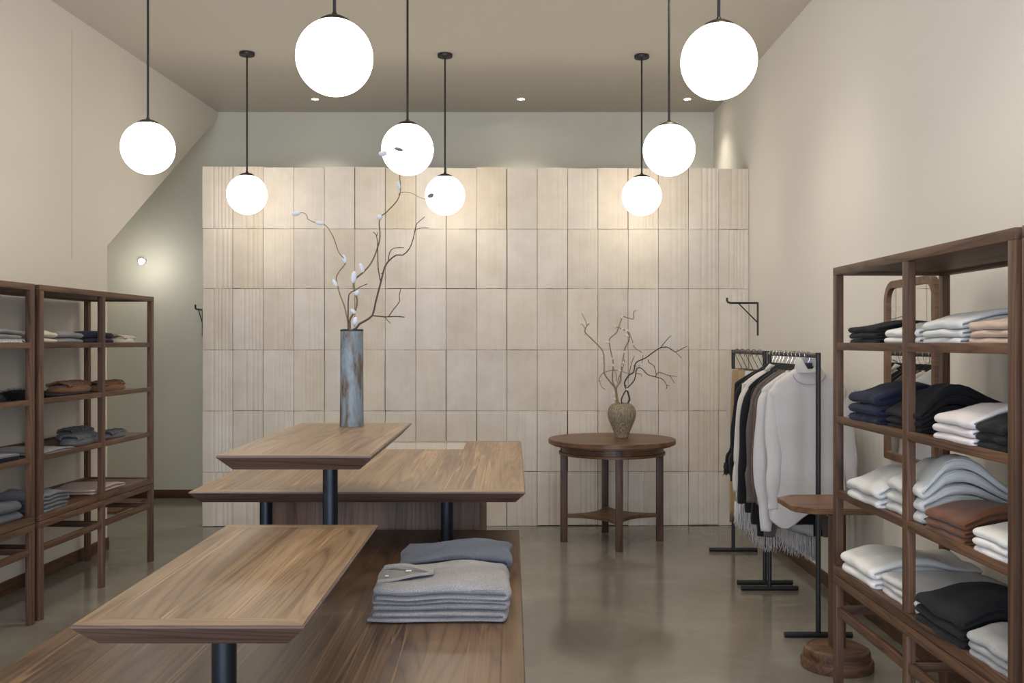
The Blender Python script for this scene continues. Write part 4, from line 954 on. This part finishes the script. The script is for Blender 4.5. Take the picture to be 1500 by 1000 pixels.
# third shelf
pp = lput(5.34, 0.17); tag(fold_mesh(0.46, 0.33, 0.026, seed=72, droop=0.35, dome=0.05, back=0.1, wob=0.006).build('folded_throw', OAT, None, (pp[0], pp[1], SHELFZ['C']), LA+PI/2, smooth=80), 'flat grey folded throw on the third left shelf', 'throw') if False else None
pp = lput(5.40, 0.17); tag(fold_mesh(0.36, 0.33, 0.024, seed=72, droop=0.35, dome=0.05, back=0.1, wob=0.006).build('folded_throw', MIDG, None, (pp[0], pp[1], SHELFZ['C']+0.0003), LA+PI/2, smooth=80), 'flat grey folded throw in front of the grey ruffled wraps', 'throw')
ruffle('grey ruffled wrap beside the flat grey throw', 5.88, 0.13, SHELFZ['C'], 0.38, 0.14, 0.062, GSUEDE, 'suede_wrap', 'wrap', 7, rz=0.05)
ruffle('grey ruffled wrap set back towards the wall on the third shelf', 6.20, 0.32, SHELFZ['C'], 0.34, 0.13, 0.070, GSUEDE, 'suede_wrap', 'wrap', 8, rz=-0.05)
ruffle('low grey ruffled wrap at the front of the third left shelf', 6.29, 0.13, SHELFZ['C'], 0.30, 0.12, 0.045, GSUEDE, 'suede_wrap', 'wrap', 9, rz=0.05)
# bottom board
bl = lstack(5.50, 5.23, [it(0.044, TOWEL, 'x', label='lower blue-grey rolled blanket, lowest board of the left unit', layers=2), it(0.058, TOWEL, 'x', label='upper blue-grey rolled blanket whose tag hangs over its end', layers=3)], zD_, '', 64, name='folded_blanket', cat='blanket', dome=0.05, droop=0.12, back=0.04, lx=0.15)
m = MB(); m.tube([(-0.13, 0.10, 0.006), (-0.155, 0.11, 0.012), (-0.175, 0.10, 0.002), (-0.20, 0.09, -0.004), (-0.215, 0.10, 0.004), (-0.19, 0.115, 0.002), (-0.16, 0.105, 0.0)], 0.0025, 6)
m.build('tag_string', CREAM, bl[1])
pp = lput(6.08, 0.18); pk = fold_mesh(0.42, 0.28, 0.038, layers=2, seed=73, droop=0.45, dome=0.04, back=0.2, wob=0.012).build('folded_cloth', PINK, None, (pp[0], pp[1], SHELFZ['D']+0.0003), LA+PI/2, smooth=80)
tag(pk, 'pale pink folded cloth with a tie on the lowest left board', 'cloth')
MB().tube([(-0.19, 0.02, 0.02), (-0.23, 0.03, 0.012), (-0.27, 0.0, 0.004), (-0.30, 0.02, 0.003), (-0.32, -0.02, 0.004), (-0.29, -0.04, 0.004), (-0.24, -0.01, 0.008)], 0.004, 6).build('tie', PINK, pk)
# second unit, cut by the picture's edge
lstack(5.06, 4.78, [it(0.022, WHITE, 'white folded scarf', w=0.30), it(0.030, MIDG, 'grey folded knit', w=0.27), it(0.026, MIDG, 'grey folded knit', w=0.29)], zA, 'at the far end of the cut-off left unit', 65, **flat)
lstack(4.76, 4.45, [it(0.036, LGREY, 'pale folded knit'), it(0.038, LGREY, 'pale folded knit')], zA, 'at the left picture edge, eye level', 66, **flat)
fr = MB(); rr = random.Random(9)
for i in range(26):
    y = 0.16 + 0.012*rr.random(); x = -0.14 + 0.012*i*0.9
    fr.tube([(x, 0.13, 0.002), (x+rr.uniform(-.01, .01), 0.155, -0.001), (x+rr.uniform(-.02, .02), 0.163, -0.02+rr.uniform(-.006, .01))], 0.0014, 4)
pp = lput(4.92, 0.17)
sc = thing('fringed_scarf', 'thin grey scarf with a light fringe between the folded knits at left', 'scarf', (pp[0], pp[1], SHELFZ['A']+0.0225), LA+PI/2)
fr.build('fringe', LGREY, sc, merge=0, stuff=True)
MB().box(-0.14, 0.14, -0.12, 0.14, 0.0, 0.0035, 0.001).build('scarf_body', MIDG, sc)
furry('black fur scarf on the cut-off left unit', 4.90, 0.15, SHELFZ['B'], 0.30, 0.24, 0.060, 1500, 14)
furry('smaller black fur piece at the left picture edge', 4.58, 0.15, SHELFZ['B'], 0.26, 0.24, 0.050, 1000, 15)
lstack(5.04, 4.60, [it(0.013, NAVY, 'navy flat cloth'), it(0.013, NAVY, 'navy flat cloth'), it(0.013, MIDG, 'x', label='grey flat cloth lying on the navy ones at left')], zC_, 'under the grey one at left', 67, name='folded_cloth', cat='cloth', dome=0.01, droop=0.05, back=0.0, endr=0.005, wob=0.003)
lstack(5.06, 4.66, [it(0.050, BLUEG, 'slate blue thick blanket'), it(0.056, BLUEG, 'slate blue thick blanket')], zD_, 'on the lowest board of the cut-off unit', 68, name='folded_blanket', cat='blanket', **flat)

# ------------------------------------------------------------------ sweaters on the big low table
GT = 'sweaters on the low display table'
zt = ZA
def tstack(x0, x1, y0, y1, items, where, seed, **kw):
    for i in items: i['w'] = x1-x0; i['d'] = y1-y0
    return stack(((x0+x1)/2, (y0+y1)/2), PI, zt, items, where, GT, seed=seed, **kw)
# folds at the right, the opened layers at the front and left
fs_ = tstack(-0.398, -0.018, 2.775, 3.10, [it(0.031, OAT, 'heather grey sweater', label='bottom heather grey sweater of the front pile on the low table', layers=2), it(0.032, OAT, 'x', label='middle heather grey sweater of the front pile on the low table', layers=2, p=0.75), it(0.041, OAT, 'x', label='top heather grey sweater with the open ribbed neckline', layers=2, p=1.55)], '', 81, droop=0.04, dome=0.10, back=0.10, wob=0.008, endr=0.020)
tstack(-0.375, -0.015, 3.26, 3.56, [it(0.038, DENIM, 'x', label='lower dark blue-grey sweater behind the heather grey pile', layers=2), it(0.046, DENIM, 'x', label='upper dark blue-grey sweater behind the heather grey pile', layers=2)], '', 82, droop=0.10, dome=0.10, back=0.22, wob=0.010, endr=0.026)
# ribbed v-neck band on the top sweater (its own axes: +x points left in the picture)
top = fs_[2]
RIBO = cloth('rib_oatmeal', (0.33, 0.315, 0.31), 0.2, rib=('X', 70))
def ribbon(pts, wdir, th, mat, parent, name):
    pts, _ = smooth_pts([Vector(p) for p in pts], [0]*len(pts), 6); m = MB(); vs = []; fs = []
    for i, p in enumerate(pts):
        s_ = i/(len(pts)-1); w_ = Vector(wdir(s_))
        nn = Vector((0, 0, 1))
        vs += [p - w_*0.5, p - w_*0.5 + nn*th, p + nn*th*1.4, p + w_*0.5 + nn*th, p + w_*0.5]
    n_ = 5
    for i in range(len(pts)-1):
        for j in range(n_): fs.append((i*n_+j, i*n_+(j+1) % n_, (i+1)*n_+(j+1) % n_, (i+1)*n_+j))
    fs.append(tuple(range(n_-1, -1, -1))); fs.append(tuple((len(pts)-1)*n_+j for j in range(n_)))
    return m.add(vs, fs).build(name, mat, parent, smooth=60)
# local: x -> left of picture, y -> towards the camera
ribbon([(0.02, 0.03, 0.0455), (0.07, -0.02, 0.0465), (0.12, -0.055, 0.0465), (0.175, -0.065, 0.0395)], lambda s: (0.004, 0.034, 0), 0.006, RIBO, top, 'neck_band')
ribbon([(0.02, 0.035, 0.0455), (0.075, 0.055, 0.043), (0.13, 0.085, 0.038), (0.175, 0.09, 0.034)], lambda s: (0.004, 0.020, 0), 0.005, RIBO, top, 'neck_band')
MB().add([(0.03, 0.03, 0.0475), (0.175, -0.05, 0.040), (0.178, 0.08, 0.035), (0.12, 0.07, 0.043)], [(0, 1, 2, 3)]).build('neck_opening', kn('inner_knit', (0.22, 0.21, 0.21)), top, smooth=0)
MB().box(0.088, 0.104, 0.005, 0.013, 0.0475, 0.050, 0.0005).build('size_label', M_LABEL, top)
MB().box(0.150, 0.160, 0.045, 0.052, 0.0415, 0.044, 0.0005).build('size_label', M_LABEL, top)

# ------------------------------------------------------------------ clothes racks
def rack(label, y0, y1, x, xf=None):
    xf = xf if xf is not None else x
    t = thing('clothes_rack', label, 'clothes rack', (x, (y0+y1)/2, 0), 0, 'black tube clothes racks')
    hl = (y1-y0)/2
    for s in (-1, 1):
        dx = (xf-x)*(1 if s > 0 else 0)
        MB().tube([(dx, s*hl, 0.020), (dx, s*hl, 1.404)], 0.0125, 20).build('post', M_BLACK, t)
        MB().tube([(dx-0.167, s*hl, 0.0135), (dx+0.167, s*hl, 0.0135)], 0.0135, 18).build('foot_bar', M_BLACK, t)
    MB().tube([(0, -hl+0.01, 1.390), (xf-x, hl-0.01, 1.390)], 0.0125, 20).build('hanging_rail', M_BRONZE, t)
    return t
RX = 1.512
rack('black tube clothes rack nearest to the octagonal table, hung with sweaters', 4.915, 5.845, RX)
rack('black tube clothes rack nearest to the tile wall', 5.985, 6.93, 1.520, 1.540)
HX = RX
M_HANG = plain('black_velvet', (0.012, 0.012, 0.014), 0.9)
M_HANGB = plain('dark_blue_hanger', (0.02, 0.03, 0.055), 0.6)
def hanger(y, label, x=HX):
    t = thing('coat_hanger', label, 'hanger', (x, y, 1.390), 0, 'black hangers with chrome hooks on the near rack')
    pts = []
    for i in range(11):
        a = math.radians(215 - 26*i); pts.append((0.0165*math.cos(a)*1.0, 0.004*(i/10), 0.0165*math.sin(a)+0.0015))
    pts += [(0.010, 0.006, -0.026), (0.002, 0.006, -0.040), (0.0, 0.004, -0.068)]
    m = MB(); m.tube(pts, 0.0017, 8); m.build('hook', M_CHROME, t)
    m = MB(); 
    sp, sr = smooth_pts([Vector(p) for p in ((-0.165, 0, -0.158), (-0.11, 0, -0.126), (-0.05, 0, -0.090), (0, 0, -0.072), (0.05, 0, -0.090), (0.11, 0, -0.126), (0.165, 0, -0.158))], [0.007, 0.010, 0.017, 0.022, 0.017, 0.010, 0.007], 4)
    m.tube(sp, sr, 10); m.build('hanger_body', M_HANG, t)
    return t
hy = [5.09, 5.175, 5.25, 5.33, 5.40, 5.48, 5.575, 5.64, 5.71, 5.785]
desc = ['carrying the near turtleneck', 'carrying the plain oatmeal sweater', 'carrying the first taupe brown sweater', 'carrying the second taupe brown sweater', 'carrying the black sweater', 'carrying the black cardigan',
        'carrying the ivory cardigan', 'carrying the fringed oatmeal shawl', 'carrying the slim black top', 'carrying the fringed black shawl']
for y, d_ in zip(hy, desc): hanger(y, 'black hanger with chrome hook ' + d_)

def body_mesh(rows_, seed, folds=7, famp=0.008, nA=56, hem=None, xskew=0.0):
    """rows: (z, half width, half depth, x offset) from the neck down"""
    rws, _ = smooth_pts([Vector((r[1], r[2], r[0])) for r in rows_], [0]*len(rows_), 4)
    xo, _ = smooth_pts([Vector((r[3], 0, 0)) for r in rows_], [0]*len(rows_), 4)
    vs = []; fs = []; nr = len(rws)
    for i, r in enumerate(rws):
        s = i/(nr-1)
        for j in range(nA):
            a = 2*PI*j/nA; ca, sa = math.cos(a), math.sin(a)
            x = r.x*math.copysign(abs(ca)**0.85, ca); y = r.y*math.copysign(abs(sa)**0.7, sa)
            u = x/0.2
            fo = famp*sst(0.12, 0.8, s)*(math.sin(u*folds + seed + 1.2*s) + 0.5*math.sin(u*folds*1.9 + seed*2 - s))
            y += fo*(1 if sa < 0 else 0.6)
            x *= 1 + 0.02*noise.noise(Vector((s*3, seed, ca)))
            z = r.z + 0.006*noise.noise(Vector((u*2, seed, s)))*s
            if hem: z += hem(x)*sst(0.35, 1.0, s)
            vs.append((x + xo[i].x + xskew*s, y, z))
    for i in range(nr-1):
        for j in range(nA): fs.append((i*nA+j, i*nA+(j+1) % nA, (i+1)*nA+(j+1) % nA, (i+1)*nA+j))
    m = MB(); m.add(vs, fs); m.lastrow = [(vs[(nr-1)*nA+j]) for j in range(nA)]; m.close = (nr, nA)
    # closed a little above the hem inside, so the hem keeps a lip
    b = (nr-1)*nA
    ins = [(v[0]*0.96, v[1]*0.8, v[2]+0.02) for v in vs[b:b+nA]]
    m.add(ins, [tuple(range(nA))]); o = len(m.v)-nA
    m.f += [(b+j, b+(j+1) % nA, o+(j+1) % nA, o+j) for j in range(nA)]
    return m
def sleeve_mesh(pts, rads, flat=0.55, yo=0.0, seed=0):
    sp, sr = smooth_pts([Vector(p) for p in pts], rads, 6)
    m = MB(); m.tube(sp, sr, 16)
    c = sp
    n = 16; out = []
    for i, v in enumerate(m.v):
        k = i//n if i < len(sp)*n else 0
        k = min(k, len(sp)-1); s = k/(len(sp)-1)
        ang = (i % n)/n*2*PI
        y = (v[1]-c[k].y)*flat + c[k].y + 0.004*math.sin(s*14+ang*2+seed)*s
        out.append((v[0] + 0.003*math.sin(s*19+seed+ang), y + yo, v[2]))
    m.v = out; return m
def sweater(y, label, mat, zhem, sl, w=0.2, wh=None, dp=0.030, hem=None, seed=0, collar=None, cat='sweater', name='hanging_sweater', folds=7, xs=0.0, group='garments on the near clothes rack', cuff=None, famp=0.007, collmat=None):
    t = thing(name, label, cat, (HX, y, 0), 0, group)
    wh = wh or w*1.12
    r_ = ([(1.322, 0.060, dp*0.55, 0), (1.312, 0.080, dp*0.75, 0)] if collar == 'turtle' else [(1.303, 0.080, dp*0.55, 0), (1.297, 0.100, dp*0.75, 0)]) + [ (1.285, 0.120, dp*0.85, 0), (1.255, 0.162, dp*0.9, 0), (1.222, w-0.008, dp*0.9, 0), (1.195, w+0.002, dp, 0), (1.12, w*0.93, dp*1.0, 0), (0.95, w*0.90, dp, 0),
          ((0.95+zhem)/2, (w*0.92+wh)/2, dp*1.05, 0), (zhem+0.05, wh, dp*1.1, 0), (zhem, wh*0.985, dp*0.95, 0)]
    body_mesh(r_, seed, folds=folds, hem=hem, xskew=xs, famp=famp).build('body', mat, t, smooth=180)
    for sgn, pts, rads in sl:
        sleeve_mesh([(sgn*a, b, c) for a, b, c in pts], rads, seed=seed+sgn).build('sleeve', mat, t, smooth=180)
        if cuff:
            a, b, c = pts[-1]; a2, b2, c2_ = pts[-2]
    if collar == 'turtle':
        # folded tall collar: outer roll open at the front
        m = MB(); vs = []; fs = []; nn = 36
        prof = [(0.062, 1.300), (0.066, 1.318), (0.058, 1.350), (0.052, 1.375), (0.047, 1.379), (0.043, 1.372), (0.047, 1.345), (0.050, 1.31)]
        for r, z in prof:
            for j in range(nn):
                a = 2*PI*j/nn; front = max(0, -math.sin(a))
                dip = 0.070*(front**5)*sst(1.30, 1.379, z)*1.0
                x = r*math.cos(a)*(1.05); yy = r*math.sin(a)*0.62 - 0.016*front
                vs.append((x, yy, z - dip*1.0))
        for i in range(len(prof)-1):
            for j in range(nn): fs.append((i*nn+j, i*nn+(j+1) % nn, (i+1)*nn+(j+1) % nn, (i+1)*nn+j))
        m.add(vs, fs); m.build('turtleneck_collar', mat, t, smooth=180)
        # neckline seam under the collar
        pts = [(0.082*math.cos(a), -dp*0.86-0.003*math.sin(-a), 1.292+0.052*math.sin(a)) for a in [PI+PI*i/16 for i in range(17)]]
        MB().tube(pts, 0.0014, 6).build('neck_seam', MIDG, t, smooth=180)
    elif collar == 'band':
        pts = [(0.085*math.cos(a), 0.022*math.sin(a), 1.302 - 0.022*max(0, -math.sin(a))) for a in [2*PI*i/28 for i in range(29)]]
        m = MB(); m.tube(pts, 0.007, 8, cap=False); m.build('collar', collmat or mat, t, smooth=180)
    elif collar == 'shawl':
        m = MB(); m.tube([(-0.095, -0.012, 1.296), (-0.065, 0.0, 1.322), (-0.035, 0.012, 1.318), (0.035, 0.012, 1.318), (0.065, 0.0, 1.322), (0.095, -0.012, 1.296)], [0.010, 0.014, 0.008, 0.008, 0.014, 0.010], 10); m.build('collar', collmat or mat, t, smooth=180)
    return t
KOAT = kn('pale_oatmeal', (0.56, 0.53, 0.515), heather=0.09)
KTAU = kn('taupe_brown', (0.115, 0.088, 0.080), heather=0.12, rib=('X', 55))
KIV = kn('ivory_knit', (0.56, 0.52, 0.47), heather=0.05)
KBL = kn('black_fine', (0.014, 0.014, 0.016), heather=0.1)
KCAM = kn('camel', (0.42, 0.29, 0.16), heather=0.06)
def hemf0(x): return -0.085*math.exp(-((x+0.12)/0.065)**2) + 0.010*math.sin(x*40)
sweater(5.09, 'oatmeal turtleneck sweater hanging nearest on the near rack', KOAT, 0.580, [
    (-1, [(0.165, 0.004, 1.205), (0.180, -0.004, 1.14), (0.184, -0.012, 1.0), (0.176, -0.022, 0.88), (0.184, -0.03, 0.78), (0.186, -0.032, 0.70), (0.188, -0.034, 0.65), (0.186, -0.034, 0.61)], [0.032, 0.036, 0.038, 0.040, 0.036, 0.032, 0.026, 0.023]),
    (1, [(0.165, 0.004, 1.205), (0.18, 0.0, 1.14), (0.196, -0.010, 1.0), (0.206, -0.014, 0.88), (0.214, -0.014, 0.80), (0.222, -0.008, 0.735), (0.224, -0.008, 0.71)], [0.034, 0.040, 0.042, 0.040, 0.036, 0.028, 0.024])],
    w=0.196, wh=0.200, dp=0.034, hem=hemf0, seed=1, collar='turtle', folds=4.6, famp=0.017)
sl_long = lambda zc, xo=0.235, xc=0.245: [(s, [(0.165, 0.004, 1.205), ((0.175+xo-0.05)/2, 0.0, 1.14), (xo-0.05, 0.0, 0.98), (xo-0.045, 0, (0.98+zc)/2), (xc-0.03, 0.0, zc+0.12), (xc-0.03, 0, zc)], [0.034, 0.042, 0.044, 0.042, 0.034, 0.030]) for s in (-1, 1)]
sweater(5.175, 'plain oatmeal sweater hanging second on the near rack', KOAT, 0.62, sl_long(0.475, 0.258, 0.222), w=0.212, dp=0.028, seed=2, collar='band')
sweater(5.25, 'taupe brown sweater hanging third on the near rack', KTAU, 0.60, sl_long(0.43, 0.25, 0.185), w=0.20, dp=0.026, seed=3, collar='band')
sweater(5.33, 'taupe brown ribbed sweater hanging fourth on the near rack', KTAU, 0.60, sl_long(0.60, 0.262, 0.258), w=0.208, dp=0.026, seed=4, collar='band')
sweater(5.40, 'black sweater with long sleeves hanging fifth on the near rack', KBL, 0.47, sl_long(0.405, 0.23, 0.185), w=0.195, dp=0.026, seed=5, collar='band')
sweater(5.48, 'black cardigan hanging between the black sweater and ivory cardigan', KBL, 0.52, sl_long(0.57, 0.268, 0.268), w=0.208, dp=0.026, seed=6, collar='band', cat='cardigan', name='hanging_cardigan')
sweater(5.575, 'ivory cardigan with a soft raised collar on the near rack', KIV, 0.60, sl_long(0.62, 0.272, 0.272), w=0.205, dp=0.030, seed=7, collar='shawl', cat='cardigan', name='hanging_cardigan')
def fringe_mb(pts, ln, rr, rad=0.0024, every=2):
    m = MB()
    for i, p in enumerate(pts):
        for q in range(every):
            x, y, z = p; x += rr.uniform(-.004, .004); y += rr.uniform(-.006, .006)
            l = ln*rr.uniform(0.8, 1.1); k1, k2 = rr.uniform(-.010, .010), rr.uniform(-.008, .008)
            m.tube([(x, y, z+0.004), (x+k1*0.4, y+k2*0.5, z-l*0.3), (x-k1*0.5, y+k2, z-l*0.65), (x+k1, y, z-l)], [rad, rad*1.1, rad, rad*0.8], 5)
    return m
def shawl(y, label, mat, zhem, hem, w, wh, fl, seed, dp=0.026, nf=44, xs=0.0, fr2=None):
    t = thing('fringed_shawl', label, 'shawl', (HX, y, 0), 0, 'garments on the near clothes rack')
    r_ = [(1.300, 0.075, dp*0.55, 0), (1.292, 0.10, dp*0.75, 0), (1.27, 0.14, dp*0.85, 0), (1.225, w-0.006, dp*0.9, 0), (1.195, w+0.004, dp, 0), (1.05, w+0.01, dp, 0), (0.85, (w+wh)/2, dp, 0), ((0.85+zhem)/2, wh*0.99, dp, 0), (zhem, wh, dp*0.9, 0)]
    mb = body_mesh(r_, seed, folds=8, hem=hem, xskew=xs); row = mb.lastrow
    mb.build('body', mat, t, smooth=180)
    rr = random.Random(seed)
    pts = []
    for k in range(nf):
        s = k/(nf-1)*(len(row)//2); 
        i = int(s) % len(row); 
        a = row[i]; b_ = row[(i+1) % len(row)]; f = s-int(s)
        pts.append(tuple(a[q]*(1-f)+b_[q]*f for q in range(3)))
        i2 = (len(row)//2 + int(s)) % len(row); a = row[i2]; b_ = row[(i2+1) % len(row)]
        pts.append(tuple(a[q]*(1-f)+b_[q]*f for q in range(3)))
    fringe_mb(pts, fl, rr).build('fringe', mat, t, smooth=180, merge=0, stuff=True)
    if fr2: fringe_mb(fr2, fl*0.9, rr).build('fringe', mat, t, smooth=180, merge=0, stuff=True)
    return t
shawl(5.64, 'oatmeal shawl whose long fringe hangs lowest on the near rack', KOAT, 0.405, lambda x: 0.15*sst(0.06, 0.25, -x) - 0.05*sst(0.0, 0.2, x), 0.20, 0.235, 0.13, 8, xs=-0.01, nf=62,
      fr2=[(-0.215+0.006*i, -0.034, 0.80-0.012*i) for i in range(6)])
sweater(5.71, 'slim black top hanging next to the fringed black shawl', KBL, 0.66, sl_long(0.66, 0.262, 0.262), w=0.20, dp=0.024, seed=9, collar='band', cat='jersey', name='hanging_jersey')
shawl(5.785, 'black shawl with short fringe, farthest on the near rack', KBL, 0.75, lambda x: 0.0, 0.215, 0.275, 0.065, 10, dp=0.028)
# near turtleneck hanger label inside the collar
MB().box(-0.022, 0.022, -0.004, 0.004, -0.092, -0.040, 0.002).build('size_block', M_HANGB, [o for o in COL.objects if o.name == 'coat_hanger'][0])

# far rack: clip hangers with folded trousers
def clip_hanger(y, x, label, mat, hw, zb, tlabel, cat, z_top=1.275):
    t = thing('clip_hanger', label, 'hanger', (x, y, 1.392), 0, 'black wire clip hangers on the far rack')
    pts = [(0.012, 0.0, -0.030)]
    for i in range(10):
        a = math.radians(-20 + 24*i); pts.append((0.0175*math.cos(a)-0.002, 0, 0.0175*math.sin(a)))
    pts += [(-0.010, 0, -0.030), (0.018, 0, -0.085), (0.03, 0, -0.112)]
    MB().tube(pts, 0.0021, 8).build('hook', M_BLACK, t)
    MB().box(-0.03, 0.07, -0.003, 0.003, -0.122, -0.114, 0.001).build('clip_bar', M_BLACK, t)
    g = thing('hanging_trousers', tlabel, cat, (x+0.02, y, 0), 0, 'garments on the far clothes rack')
    r_ = [(z_top, hw*0.9, 0.012, 0), (z_top-0.05, hw*0.95, 0.014, 0), (z_top-0.25, hw*1.05, 0.018, 0), ((z_top+zb)/2, hw*1.1, 0.018, 0), (zb, hw*1.12, 0.018, 0)]
    body_mesh(r_, y*3, folds=16, famp=0.004).build('body', mat, g, smooth=180)
clip_hanger(6.78, 1.535, 'black wire clip hanger farthest from the camera', KIV, 0.085, 0.62, 'ivory garment clipped farthest on the far rack', 'trousers')
clip_hanger(6.62, 1.533, 'black wire clip hanger holding the long camel trousers', KCAM, 0.095, 0.26, 'camel trousers hanging to near the floor on the far rack', 'trousers')
clip_hanger(6.45, 1.531, 'black wire clip hanger third on the far rack', KCAM, 0.085, 0.50, 'shorter camel garment in the middle of the far rack', 'trousers')
clip_hanger(6.28, 1.528, 'black wire clip hanger holding the pale grey trousers', LGREY, 0.085, 0.50, 'pale grey trousers on the far rack', 'trousers')
clip_hanger(6.12, 1.525, 'black wire clip hanger nearest on the far rack', KIV, 0.080, 0.55, 'ivory trousers hanging nearest on the far rack', 'trousers')
for o in list(COL.objects):
    if o.name.startswith('downlight_beam') or o.name.startswith('fill_spot') or o.name in ('nook_beam',): pass
